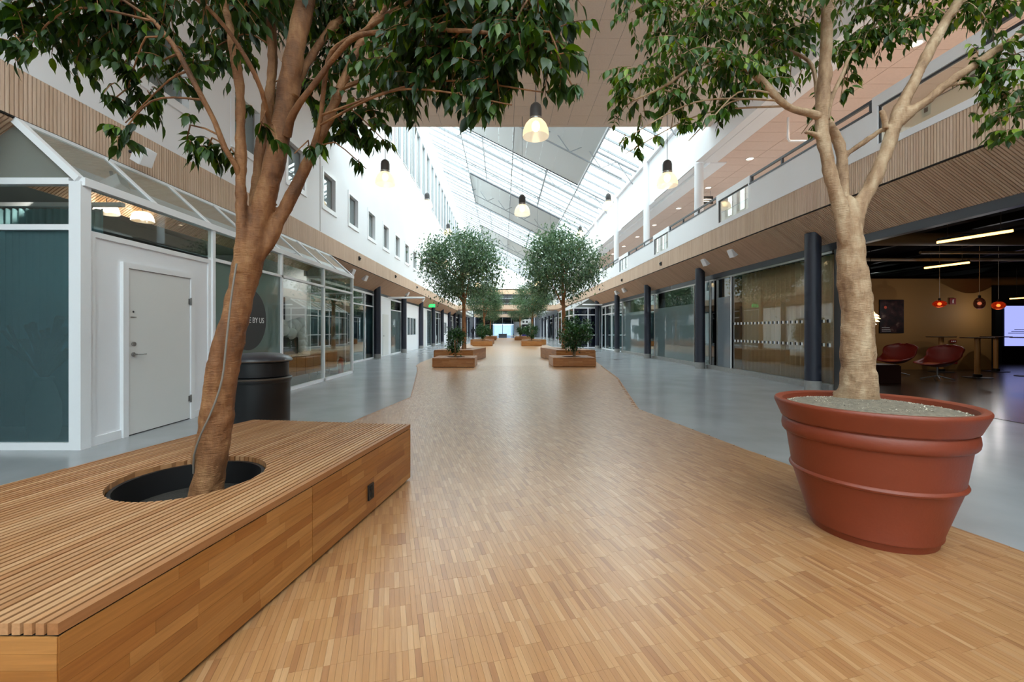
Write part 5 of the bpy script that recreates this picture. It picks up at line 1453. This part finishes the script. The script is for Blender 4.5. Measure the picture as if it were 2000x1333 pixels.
CL = [(30, 45, 2.3, .24), (110, 60, 2.5, .26), (60, -60, 2.2, .3), (200, 40, 2.4, .26), (280, 90, 2.5, .24), (250, 170, 2.4, .16), (330, 30, 2.6, .24), (190, -70, 2.3, .3), (226, 278, 2.35, .10), (215, 200, 2.4, .11), (245, 240, 2.4, .08), (330, 165, 2.5, .14),
      (35, 120, 2.25, .12), (400, 312, 2.45, .11), (366, 298, 2.4, .09), (440, 325, 2.5, .07), (715, 330, 2.7, .05), (440, 60, 2.9, .26), (390, 110, 2.8, .17), (520, 30, 3.1, .3), (560, -70, 2.7, .35), (150, 120, 2.5, .16),
      (525, 235, 2.8, .09), (575, 300, 2.45, .08), (610, 190, 2.9, .2), (650, 240, 3.0, .2), (505, 262, 2.3, .07), (450, -10, 2.6, .22), (545, 290, 2.25, .05),
      (680, 140, 3.0, .24), (720, 220, 2.9, .2), (690, 275, 2.9, .14), (750, 275, 2.8, .12), (780, 60, 2.6, .27), (760, 170, 2.4, .2), (820, 110, 2.2, .25), (800, 215, 2.5, .14), (870, 40, 2.4, .27), (900, 130, 2.1, .2), (950, 175, 2.0, .17),
      (960, 80, 2.2, .26), (1030, 120, 1.95, .18), (1040, 40, 2.1, .24), (1100, 165, 1.9, .12), (1080, 95, 2.0, .18), (1125, 180, 1.88, .08), (1000, 205, 1.9, .1), (1115, 50, 2.1, .12), (1090, -10, 2.1, .2), (700, 20, 2.8, .27),
      (860, -70, 2.3, .35), (1000, -70, 2.2, .3), (850, 160, 2.3, .17), (640, 60, 3.0, .2), (925, 205, 2.05, .12), (1060, 180, 1.9, .11), (880, 190, 2.2, .1),
      (500, -160, 2.4, .4), (300, -150, 2.7, .4), (700, -150, 2.9, .4), (400, -140, 1.9, .35), (800, -160, 1.9, .35)]
for (px, py, Y, r) in CL: lt.clump(P(px, py, Y), r, 3600, .090)
lt.finish(M['leaf_l'], M['bark_l'])
cb = MB().tube(resample(Q([(378, 925, 2.40), (379, 890, 2.36), (392, 850, 2.34), (415, 800, 2.335), (434, 740, 2.34), (443, 660, 2.35), (452, 580, 2.36), (462, 515, 2.37)]), [.006] * 8, .05)[0], .0055, 8)
tag(cb.build('cable', plain('grey_cable', (120, 112, 104), .6), smooth=True, loc=P(378, 925, 2.4)), 'grey cable running up the left tree trunk out of the bench hole', 'cable')

# ---- right tree, in the terracotta pot
rt = Tree('ficus_tree', (2.46, 2.98, .8), 'pale barked ficus tree with spreading branches growing in the terracotta pot', None)
rt.limb('trunk', [(2.46, 2.99, .78)] + Q([(1677, 770, 2.95), (1676, 720, 2.95), (1675, 660, 2.95), (1674, 600, 2.95), (1668, 560, 2.95), (1663, 500, 2.95), (1660, 450, 2.95), (1655, 405, 2.96), (1650, 385, 2.96)]),
        [.128, .116, .098, .094, .090, .092, .082, .070, .062, .03], M['bark_r'], 22, .03, .035, .03, main=True)
rt.limb('branch', Q([(1655, 480, 2.93), (1648, 440, 2.92), (1640, 400, 2.92), (1626, 355, 2.92), (1617, 315, 2.92), (1606, 260, 2.92), (1606, 216, 2.92), (1613, 112, 2.92), (1617, 0, 2.9), (1620, -110, 2.9)]), [.04, .05, .048, .040, .038, .040, .042, .038, .034, .026], M['bark_r'], 16, .03, .04, main=True)
rt.limb('branch', Q([(1608, 232, 2.92), (1585, 222, 2.9), (1536, 207, 2.86), (1487, 157, 2.84), (1460, 135, 2.84), (1433, 121, 2.85), (1370, 121, 2.88), (1302, 166, 2.92), (1240, 195, 2.95)]), [.03, .024, .022, .024, .018, .014, .011, .009, .006], M['bark_r'], 12)
rt.limb('branch', Q([(1660, 480, 2.98), (1656, 430, 3.0), (1647, 390, 3.02), (1645, 330, 3.04), (1640, 285, 3.05), (1630, 262, 3.04), (1616, 238, 3.0)]), [.04, .045, .040, .034, .033, .034, .03], M['bark_r'], 14, .03, .04, main=True)
rt.limb('branch', Q([(1645, 310, 3.04), (1660, 297, 3.03), (1690, 276, 3.0), (1715, 258, 2.97), (1735, 248, 2.95)]), [.022, .018, .017, .017, .02], M['bark_r'], 10, main=True)
rt.limb('branch', Q([(1666, 480, 2.95), (1671, 435, 2.95), (1680, 400, 2.95), (1698, 369, 2.94), (1716, 330, 2.93), (1732, 292, 2.92), (1746, 250, 2.92), (1756, 220, 2.92), (1768, 193, 2.94), (1792, 145, 2.97), (1820, 90, 3.0), (1848, 40, 3.02), (1874, 0, 3.05), (1920, -90, 3.1)]),
        [.04, .05, .046, .043, .041, .040, .044, .040, .036, .035, .034, .033, .032, .022], M['bark_r'], 16, .03, .04, main=True)
rt.limb('branch', Q([(1748, 245, 2.92), (1775, 222, 2.9), (1820, 189, 2.86), (1865, 152, 2.82), (1900, 130, 2.8), (1932, 108, 2.78), (2000, 62, 2.74), (2080, 10, 2.7)]), [.036, .032, .029, .027, .026, .024, .02, .014], M['bark_r'], 14, .03, main=True)
rt.limb('branch', Q([(1845, 168, 2.84), (1870, 163, 2.82), (1910, 157, 2.8), (1935, 165, 2.78), (1955, 180, 2.76), (1990, 215, 2.74)]), [.014, .012, .010, .009, .008, .005], M['bark_r'], 8)
rt.limb('branch', Q([(1730, 250, 2.92), (1728, 232, 2.9), (1722, 215, 2.9)]), [.02, .017, .015], M['bark_r'], 10, main=True)
rt.limb('branch', Q([(1606, 272, 2.92), (1588, 262, 2.9), (1572, 258, 2.88)]), [.02, .016, .012], M['bark_r'], 10, main=True)
rt.limb('branch', Q([(1614, 235, 3.0), (1625, 190, 3.1), (1648, 140, 3.2), (1660, 110, 3.3), (1700, 60, 3.4), (1745, 10, 3.45)]), [.022, .015, .013, .011, .009, .006], M['bark_r'], 9)
rt.limb('branch', Q([(1606, 225, 2.95), (1596, 190, 3.02), (1592, 150, 3.1), (1580, 120, 3.15), (1545, 100, 3.2), (1500, 85, 3.2), (1440, 50, 3.15), (1390, 30, 3.1)]), [.02, .014, .013, .012, .010, .008, .007, .005], M['bark_r'], 9)
CR = [(1300, 40, 3.1, .3), (1230, 25, 3.2, .16), (1380, 60, 3.0, .3), (1450, 60, 3.1, .3), (1520, 40, 3.2, .25), (1300, 115, 3.0, .25), (1400, 140, 2.95, .24), (1480, 170, 2.9, .17), (1240, 160, 3.0, .18), (1205, 215, 3.0, .13), (1208, 280, 3.0, .09),
      (1260, 230, 3.1, .12), (1330, 195, 3.0, .2), (1400, 215, 3.0, .16), (1372, 255, 2.9, .08), (1440, 160, 3.0, .2), (1500, 105, 3.1, .24), (1560, 75, 3.3, .22), (1545, 170, 3.4, .14), (1585, 215, 3.3, .11), (1565, 262, 3.2, .08), (1345, 255, 3.0, .1),
      (1650, 115, 3.4, .18), (1720, 55, 3.3, .24), (1780, 60, 3.2, .18), (1690, 35, 3.5, .25), (1655, 160, 3.5, .11), (1640, 200, 3.4, .07), (1740, 95, 3.3, .1), (1680, 90, 3.4, .15),
      (1900, 15, 3.0, .18), (1960, 15, 2.9, .22), (1930, 45, 2.9, .1), (1910, 135, 2.8, .13), (1960, 145, 2.8, .18), (1930, 195, 2.8, .16), (1985, 215, 2.72, .2), (1905, 235, 2.8, .1), (1980, 285, 2.7, .1), (1945, 245, 2.78, .12), (1870, 165, 2.8, .06), (1990, 120, 2.75, .15),
      (1190, 255, 3.0, .08), (1222, 300, 3.05, .08), (1195, 170, 3.05, .12), (1345, 275, 2.95, .07), (1310, 255, 3.1, .09), (1450, -80, 3.2, .4), (1650, -100, 3.3, .45), (1850, -80, 3.1, .4), (1250, -60, 3.2, .3), (1550, -60, 2.7, .35), (1750, -40, 3.6, .3)]
for (px, py, Y, r) in CR: rt.clump(P(px, py, Y), r, 3300, .077)
rt.finish(M['leaf_r'], M['bark_r'])

# ---- distant trees and shrubs
def far_tree(name, loc, lab, group, h, cz, rad, nl, leaf, tr_r, seed, nb=9, nst=1, cat='tree', lm='leaf_f', bm='bark_far', spread=.1, ncl=70, sig=.16):
    rs = random.Random(seed); rg = np.random.default_rng(seed)
    t = thing(name, loc, lab, cat, group); x, y, z = loc
    cx, cy = x + rad[0] * rs.uniform(-.08, .08), y
    sk = []
    for s_ in range(nst):
        a = rs.random() * 6.3; ofs = spread * (.3 + .7 * rs.random()) if nst > 1 else 0
        tops = (cx + math.cos(a) * ofs * 3, cy + math.sin(a) * ofs * 3, cz)
        pts = [(x + math.cos(a) * ofs * .4, y + math.sin(a) * ofs * .4, z - .04), (x + math.cos(a) * ofs, y + math.sin(a) * ofs, z + (cz - z) * .4), tops]
        p, r = resample(pts, [tr_r * 1.25, tr_r, tr_r * .6], .2 if nst == 1 else .06)
        MB().tube(p, r, 10, True, .04, rs).build('trunk' if nst == 1 else 'stem', M[bm], t, smooth=True); sk += p[len(p) // 2:]
    cen = []
    for i in range(ncl):
        v = Vector((rs.gauss(0, 1), rs.gauss(0, 1), rs.gauss(0, 1))).normalized() * rs.uniform(.45, .95) ** .6
        cen.append((cx + v.x * rad[0], cy + v.y * rad[1], cz + v.z * rad[2]))
    for i in range(nb):
        c = Vector(cen[i]); s0 = sk[rs.randrange(len(sk))]
        p, r = resample([s0, s0.lerp(c, .5) + Vector((0, 0, .05 * rad[2])), c], [tr_r * .45, tr_r * .3, tr_r * .1], .25)
        MB().tube(p, r, 6, True).build('branch', M[bm], t, smooth=True)
    ci = rg.integers(0, ncl, nl); pos = np.array(cen)[ci] + rg.normal(0, 1, (nl, 3)) * np.array(rad) * sig
    ax = rg.normal(0, .6, (nl, 3)) + np.array([0, 0, -.55]) ; up = rg.normal(0, .5, (nl, 3)) + np.array([0, 0, 1.0])
    leaf_mesh(pos, frames(ax, up), leaf * rg.uniform(.7, 1.2, nl), rg.random(nl), LEAF2, LEAF2F, M[lm], t, 'foliage')
    KIDS[t] = [o for o in C.objects if o.parent == t]
    return t
hA = (-1.71, 18.78); hB_ = (2.69, 18.78)
GT = 'ficus trees in the planter benches'
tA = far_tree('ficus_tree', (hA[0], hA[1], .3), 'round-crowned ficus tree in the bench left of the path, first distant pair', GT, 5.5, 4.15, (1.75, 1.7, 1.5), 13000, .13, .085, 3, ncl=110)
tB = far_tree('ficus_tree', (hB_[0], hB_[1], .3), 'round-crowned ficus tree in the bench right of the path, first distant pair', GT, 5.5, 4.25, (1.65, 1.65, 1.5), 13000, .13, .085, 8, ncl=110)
for src, x, y, lab, rz in ((tB, hA[0], 38.78, 'ficus tree in the bench left of the path, second distant pair', 1.1), (tA, hB_[0], 38.78, 'ficus tree in the bench right of the path, second distant pair', 2.2),
                       (tA, hA[0], 58.78, 'ficus tree left of the path, farthest pair', 2.6), (tB, hB_[0] - .3, 58.78, 'ficus tree right of the path, farthest pair', .6)):
    c = copy_tree(src, (x, y, .3), rz); c['label'] = lab
GS = 'shrubs in the square planters'
sA = far_tree('potted_shrub', (pbs[0][0] - .02, pbs[0][1], .27), 'small round shrub in the nearest square planter left of the path', GS, 1, .95, (.36, .36, .46), 1700, .085, .014, 5, 5, 4, 'shrub', 'leaf_s', 'bark_far', .07, 34)
sB = far_tree('potted_shrub', (pbs[1][0] + .12, pbs[1][1], .27), 'wide multi-stemmed shrub in the nearest square planter right of the path', GS, 1, 1.22, (.58, .55, .56), 3200, .10, .02, 6, 6, 6, 'shrub', 'leaf_s', 'bark_r', .09, 44)
for i, (src, lab) in enumerate(((sB, 'shrub in the second square planter left of the path'), (sB, 'shrub in the second square planter right of the path'), (sA, 'shrub in the farthest square planter left of the path'), (sB, 'shrub in the farthest square planter right of the path'))):
    c = copy_tree(src, (pbs[i + 2][0], pbs[i + 2][1], .35), 1.0 + i); c['label'] = lab
# plant in the lounge beside the jamb
far_tree('potted_plant', (8.0, 9.95, .35), 'dark leafy pot plant just inside the lounge opening', None, 1.5, 1.15, (.26, .26, .55), 700, .1, .012, 12, 5, 3, 'plant', 'leaf_l', 'bark_l', .05, 26)
MBp = MB().lathe((8.0, 9.95, .006), [(.14, 0), (.19, .4), (.18, .4), (.16, .34), (.01, .34)], 24); tag(MBp.build('plant_pot', M['black'], smooth=True, loc=(8.0, 9.95, .006)), 'black pot under the leafy plant inside the lounge opening', 'pot')

# ================================================================== LITTER BIN
bn = thing('litter_bin', (-2.83, 4.95, 0), 'black round litter bin with domed lid behind the foreground bench', 'bin')
c = (-2.83, 4.95, 0)
MB().lathe(c, [(.30, 0), (.315, .03), (.322, .70), (.332, .71), (.338, .735), (.332, .76), (.31, .765)], 48).build('body', M['black'], bn, smooth=True)
MB().lathe(c, [(.335, .735), (.341, .742), (.341, .752), (.335, .758)], 48, False).build('rim_ring', plain('bin_rim', (70, 58, 48), .35), bn, smooth=True)
MB().lathe(c, [(.29, .765), (.305, .775), (.305, .93), (.29, .94)], 48).build('neck', M['black'], bn, smooth=True)
MB().lathe(c, [(.30, .935), (.335, .94), (.343, .955), (.338, .972), (.30, 1.0), (.2, 1.03), (.01, 1.045)], 48).build('lid', plain('bin_lid', (48, 48, 54), .3), bn, smooth=True)
MB().lathe(c, [(.338, .944), (.345, .95), (.345, .957), (.34, .96)], 48, False).build('rim_ring', plain('bin_rim2', (86, 72, 58), .35), bn, smooth=True)

# ================================================================== PENDANT LAMPS
M['lamp_cap'] = plain('lamp_cap', (74, 72, 72), .45)
LAMPS = []
def pendant(x, y, zb, lab, first=[None]):
    """zb: height of the lower edge of the bell"""
    top = 7.69 if y < YC else roofz(x) + .005
    if first[0] is None:
        t = thing('pendant_lamp', (x, y, zb), lab, 'lamp', 'bell pendant lamps'); c = (x, y, zb)
        MB().lathe(c, [(.23, 0), (.235, .03), (.222, .13), (.185, .22), (.13, .285), (.09, .30)], 32, False).build('bell', M['lamp_glass'], t, smooth=True)
        MB().lathe(c, [(.10, .285), (.105, .30), (.105, .50), (.09, .56), (.05, .60), (.02, .61)], 28).build('housing', M['lamp_cap'], t, smooth=True)
        MB().lathe(c, [(.11, .30), (.112, .31), (.112, .33), (.11, .34)], 28, False).build('collar', M['steel'], t, smooth=True)
        MB().ball((x, y, zb + .19), .075, 14, 10, (1, 1, 1.25)).build('bulb', M['bulb_bell'], t, smooth=True)
        KIDS[t] = [o for o in C.objects if o.parent == t]
        first[0] = t
    else:
        t = copy_tree(first[0], (x, y, zb)); t['label'] = lab; ORG[t] = Vector((x, y, zb))
    MB().tube([(x, y, zb + .6), (x, y, top)], .007, 6).build('suspension_wire', M['lamp_cap'], t)
LP = [(.59, 7.6, 4.76, 'bell pendant lamp hanging lowest among the leaves of the left tree, above the path'),
      (3.83, 9.9, 4.66, 'bell pendant lamp at the right, in front of the gallery wall'),
      (-2.85, 10.3, 4.83, 'bell pendant lamp at the left, before the white office wall'),
      (.58, 12.7, 4.75, 'bell pendant lamp in the middle below the skylight'),
      (4.07, 16.4, 5.98, 'small bell pendant lamp at the right below the skylight'),
      (-3.17, 17.8, 6.45, 'small bell pendant lamp at the left before the clerestory'),
      (-3.0, 23.3, 6.55, 'pendant lamp above the top of the left distant tree'), (4.75, 26.1, 7.1, 'pendant lamp above the top of the right distant tree'),
      (-3.1, 22.6, 4.7, 'pendant lamp seen through the left distant tree crown, upper'), (-2.2, 26, 4.6, 'pendant lamp seen through the left distant tree crown, lower'),
      (-1.9, 32.5, 4.6, 'pendant lamp behind the left distant tree, right side of its crown'), (2.9, 26, 4.6, 'pendant lamp seen through the right distant tree crown'), (2.6, 31.5, 4.6, 'pendant lamp behind the right distant tree')]
for a in LP: pendant(*a)

# ================================================================== SPEAKERS, SENSORS, SIGNS
def speaker(x, y, z, sgn, lab):
    t = thing('wall_speaker', (x, y, z), lab, 'speaker', 'white wall speakers under the fascias')
    d = Vector((-sgn * .8, -.25, -.45)).normalized(); 
    a = Vector((x, y, z)); up = Vector((0, 0, 1))
    MB().bar(a - d * .1, a + d * .1, .17, .23, up).build('cabinet', M['white_gloss'], t)
    MB().bar(a + d * .1, a + d * .106, .15, .21, up).build('grille', M['white'], t)
    MB().tube([a - d * .1, a + Vector((sgn * .22, .03, .08))], .022, 8).build('bracket', M['dark_steel'], t)
speaker(-5.03, 5.95, 3.74, -1, 'white speaker beside the fascia above the glass bay')
speaker(-5.45, 15.3, 3.42, -1, 'white speaker under the left soffit just past the glass bay')
speaker(-5.5, 16.9, 3.4, -1, 'second white speaker under the left soffit past the glass bay')
speaker(-5.5, 24.4, 3.42, -1, 'white speaker at the second left column')
speaker(-5.5, 29.2, 3.42, -1, 'white speaker between the second and third left columns')
speaker(6.5, 12.0, 3.5, 1, 'white speaker under the right soffit, nearest')
speaker(6.5, 13.6, 3.5, 1, 'white speaker under the right soffit beside the second column')
speaker(6.5, 22.7, 3.46, 1, 'white speaker under the right soffit before the fourth column')
speaker(6.5, 24.2, 3.46, 1, 'white speaker under the right soffit at the fourth column')
for i, (x, y) in enumerate(((XL, 15.56), (XL, 20.8), (XL, 26.0), (XR, 16.8), (XR, 22.3), (XR, 27.4))):
    s_ = 1 if x < 0 else -1
    o = MB().box(min(x, x + s_ * .05), max(x, x + s_ * .05), y - .05, y + .05, 3.86, 4.0).tube([(x + s_ * .05, y, 3.93), (x + s_ * .08, y, 3.93)], .03, 10).build('sensor', M['black'], loc=(x, y, 3.86))
    tag(o, 'small dark sensor on the %s fascia, %s from the camera' % ('left' if x < 0 else 'right', ordn[i % 3]), 'sensor', 'sensors on the fascias')
def exit_sign(x, y, z, lab):
    t = thing('exit_sign', (x, y, z), lab, 'sign')
    box('sign_face', emit('exit_green', (40, 190, 100), 1.6), x - .25, x + .25, y - .03, y + .03, z, z + .25, t)
    MB().tube([(x, y, z + .25), (x, y, z + .40)], .01, 6).build('stem', M['steel'], t)
    box('arrow', WT, x - .12, x + .12, y - .033, y - .03, z + .1, z + .15, t)
exit_sign(-5.5, 33, 3.08, 'green exit sign under the left soffit, half hidden by the tree crown')
def arm(x0, x1, y, z, lab):
    o = MB().tube([(x0, y, z), (x1, y, z)], .05, 12).build('canopy_tube', M['white_gloss'], smooth=True, loc=(x0, y, z)); tag(o, lab, 'tube')
arm(-5.97, -4.05, 22.1, 2.99, 'white horizontal tube projecting from the left shop fronts'); arm(7.0, 5.6, 29.9, 3.1, 'white horizontal tube projecting from the right shop fronts')
hs = thing('hanging_sign', (8.3, 17.3, 6.45), 'dark sign hanging under the gallery ceiling', 'sign')
box('plate', M['black'], 8.05, 8.55, 17.27, 17.33, 6.45, 6.75, hs)
for i in range(2): box('text_line', WT, 8.12, 8.48, 17.265, 17.27, 6.53 + .08 * i, 6.56 + .08 * i, hs)
for x in (8.15, 8.45): MB().tube([(x, 17.3, 6.75), (x, 17.3, 6.985)], .006, 6).build('wire', M['steel'], hs)
o = MB().tube(resample([(7.62, 11.35, 6.99), (7.62, 11.35, 6.42), (7.66, 11.35, 6.36), (8.1, 11.35, 6.36)], [.025] * 4, .1)[0], .028, 10).build('drain_pipe', M['white_gloss'], smooth=True, loc=(7.62, 11.35, 6.36)); tag(o, 'bent white pipe hanging from the gallery ceiling behind the right tree', 'pipe')
# downlights
M['dl'] = emit('downlight_glow', (255, 226, 196), 7)
for i, y in enumerate((5.5, 8.4, 11.2, 14.05, 16.9, 19.75, 22.9, 25.8, 28.7, 31.6)):
    t = thing('downlight', (8.17, y, 6.97), '%s round downlight from the camera in the gallery ceiling' % ordn[i], 'downlight', 'gallery downlights')
    MB().lathe((8.17, y, 6.965), [(.1, 0), (.13, 0), (.13, .018), (.1, .018)], 20, False).build('ring', M['white_gloss'], t)
    MB().lathe((8.17, y, 6.972), [(.1, 0), (.1, .01)], 20).build('diffuser', M['dl'], t)
    if i < 5: lamp_point('lamp_light', t, (8.17, y, 6.95), 160 if i < 2 else 60, (1, .84, .66), .1, 'SPOT')
# doors and notices on the gallery back wall
for i, y in enumerate((8.2, 13.4, 18.7)):
    t = thing('door_%d' % (i + 2), (10.6, y, 4.28), '%s pale door from the camera on the gallery back wall' % ordn[i], 'door', None, 'structure')
    box('door_leaf', M['door_white'], 10.56, 10.6, y, y + .95, 4.28, 6.35, t); box('door_frame', M['white_gloss'], 10.55, 10.6, y - .08, y, 4.28, 6.42, t); box('door_frame', M['white_gloss'], 10.55, 10.6, y + .95, y + 1.03, 4.28, 6.42, t)
    box('door_handle', M['steel'], 10.5, 10.56, y + .08, y + .2, 5.3, 5.33, t)
for i, (y, z) in enumerate(((5.72, 4.62), (6.35, 4.5))):
    t = thing('notice', (XR + .06, y, z), ['small paper notice on the near glass section of the gallery railing, upper', 'small paper notice on the near glass section of the gallery railing, lower'][i], 'notice')
    box('paper', M['notice'], XR + .053, XR + .056, y - .07, y + .07, z, z + .2, t); box('print', plain('notice_print', (120, 90, 80), .6), XR + .0525, XR + .053, y - .03, y + .03, z + .06, z + .13, t)

# ================================================================== FAR END
def person(x, y, lab):
    j = {'pel': (0, 0, .95), 'ch': (0, .0, 1.32), 'nk': (0, .0, 1.5), 'hd': (0, -.02, 1.64), 'lh': (-.09, 0, .9), 'rh': (.09, 0, .9), 'lk': (-.1, -.06, .5), 'rk': (.1, .05, .5), 'la': (-.1, .0, .07), 'ra': (.1, .16, .08),
         'lt': (-.1, -.14, .03), 'rt': (.1, .02, .03), 'ls': (-.19, 0, 1.43), 'rs': (.19, 0, 1.43), 'le': (-.25, .02, 1.16), 're': (.25, -.02, 1.16), 'lw': (-.24, -.08, .93), 'rw': (.24, -.1, .93)}
    e = [('pel', 'ch'), ('ch', 'nk'), ('nk', 'hd'), ('pel', 'lh'), ('pel', 'rh'), ('lh', 'lk'), ('rh', 'rk'), ('lk', 'la'), ('rk', 'ra'), ('la', 'lt'), ('ra', 'rt'), ('ch', 'ls'), ('ch', 'rs'), ('ls', 'le'), ('rs', 're'), ('le', 'lw'), ('re', 'rw')]
    rd = {'pel': .15, 'ch': .16, 'nk': .06, 'hd': .1, 'lh': .1, 'rh': .1, 'lk': .07, 'rk': .07, 'la': .05, 'ra': .05, 'lt': .04, 'rt': .04, 'ls': .075, 'rs': .075, 'le': .055, 're': .055, 'lw': .045, 'rw': .045}
    ks = list(j); me = bpy.data.meshes.new('person'); me.from_pydata([j[k] for k in ks], [(ks.index(a), ks.index(b)) for a, b in e], [])
    me.materials.append(plain('dark_clothes', (34, 34, 44), .8))
    o = link('person', me, None, (x, y, 0)); tag(o, lab, 'person')
    o.modifiers.new('skin', 'SKIN'); s = o.modifiers.new('subdiv', 'SUBSURF'); s.levels = 1; s.render_levels = 2
    if me.skin_vertices:
        for i, k in enumerate(ks): me.skin_vertices[0].data[i].radius = (rd[k], rd[k])
        me.skin_vertices[0].data[0].use_root = True
    hd = MB().ball((x, y + .01, 1.68), .105, 12, 8, (1, 1.05, 1.1)).build('hair', plain('dark_hair', (30, 24, 20), .7), o, smooth=True)
    return o
person(-4.05, 58, 'person in dark clothes walking away along the left shop fronts')
kx = 3.3
kk = thing('kiosk', (kx, 62, 0), 'white portal with a purple panel and two round dark openings at the far right', 'kiosk')
MB().box(kx - .8, kx - .5, 62, 62.6, 0, 2.9).box(kx + .5, kx + .8, 62, 62.6, 0, 2.9).box(kx - .5, kx + .5, 62, 62.6, 2.15, 2.9).build('portal', M['white'], kk)
box('purple_panel', plain('purple', (70, 40, 150), .5), kx - .5, kx + .5, 62.1, 62.2, 0.3, 1.3, kk); box('dark_panel', plain('dark_purple', (34, 26, 60), .5), kx - .5, kx + .5, 62.1, 62.2, 1.3, 2.15, kk)
box('text_line', WT, kx - .15, kx + .15, 62.09, 62.1, 1.75, 1.9, kk)
for dx in (-.28, .22): MB().tube([(kx + dx, 61.98, 2.52), (kx + dx, 62.0, 2.52)], .15, 16).build('round_opening', M['dark_steel'], kk)
st = thing('staircase', (3, 82, 0), 'pale staircase with glass sides in the far lobby', 'staircase', None, 'structure')
for i in range(18): box('step', M['white'], 2.2, 3.8, 82 + .3 * i, 82.3 + .3 * i, .17 * i, .17 * (i + 1), st)
for x in (2.15, 3.85): MB().hexa([(x - .01, 82, 0), (x + .01, 82, 0), (x + .01, 87.4, 3.06), (x - .01, 87.4, 3.06)], [(x - .01, 82, 1.0), (x + .01, 82, 1.0), (x + .01, 87.4, 4.06), (x - .01, 87.4, 4.06)]).build('side_glass', M['glass_smoke'], st)
dsk = tag(MB().box(-.7, .7, 73, 73.5, 0, .62).box(-.75, .75, 72.95, 73.55, .62, .68).build('counter', M['dark_steel'], loc=(0, 73.3, 0)), 'dark counter across the end of the path', 'counter')
tag(MB().box(-2.6, -1.2, 60.5, 61.1, 0, .55).build('white_bench', M['white'], loc=(-1.9, 60.8, 0)), 'low white block behind the farthest left planter', 'bench')
for i, (x, l) in enumerate(((-1.9, 'left'), (1.7, 'right'))):
    t = thing('wooden_seat', (x, 66, 0), 'low wooden seat at the %s end of the path' % l, 'seat')
    box('seat', M['oak_s'], x - .5, x + .5, 66, 66.5, .38, .44, t)
    for dx in (-.45, .41): box('leg', M['oak_s'], x + dx, x + dx + .05, 66.02, 66.48, 0, .38, t)
tag(box('wall_left', M['white'], -6.6, -6.4, 74, YE, 0, 3.6), 'white wall closing the left shops at the far end', 'wall', kind='structure')
# facade behind the far lobby sides, shops end walls
tag(MB().box(-11, -6.0, YE - .1, YE, 0, 3.7).box(7.05, 11, YE - .1, YE, 0, 7.0).build('wall_end', M['white'], loc=(-8, YE, 0)), 'white end walls of the shop rows', 'wall', kind='structure')
bpy.context.view_layer.update()
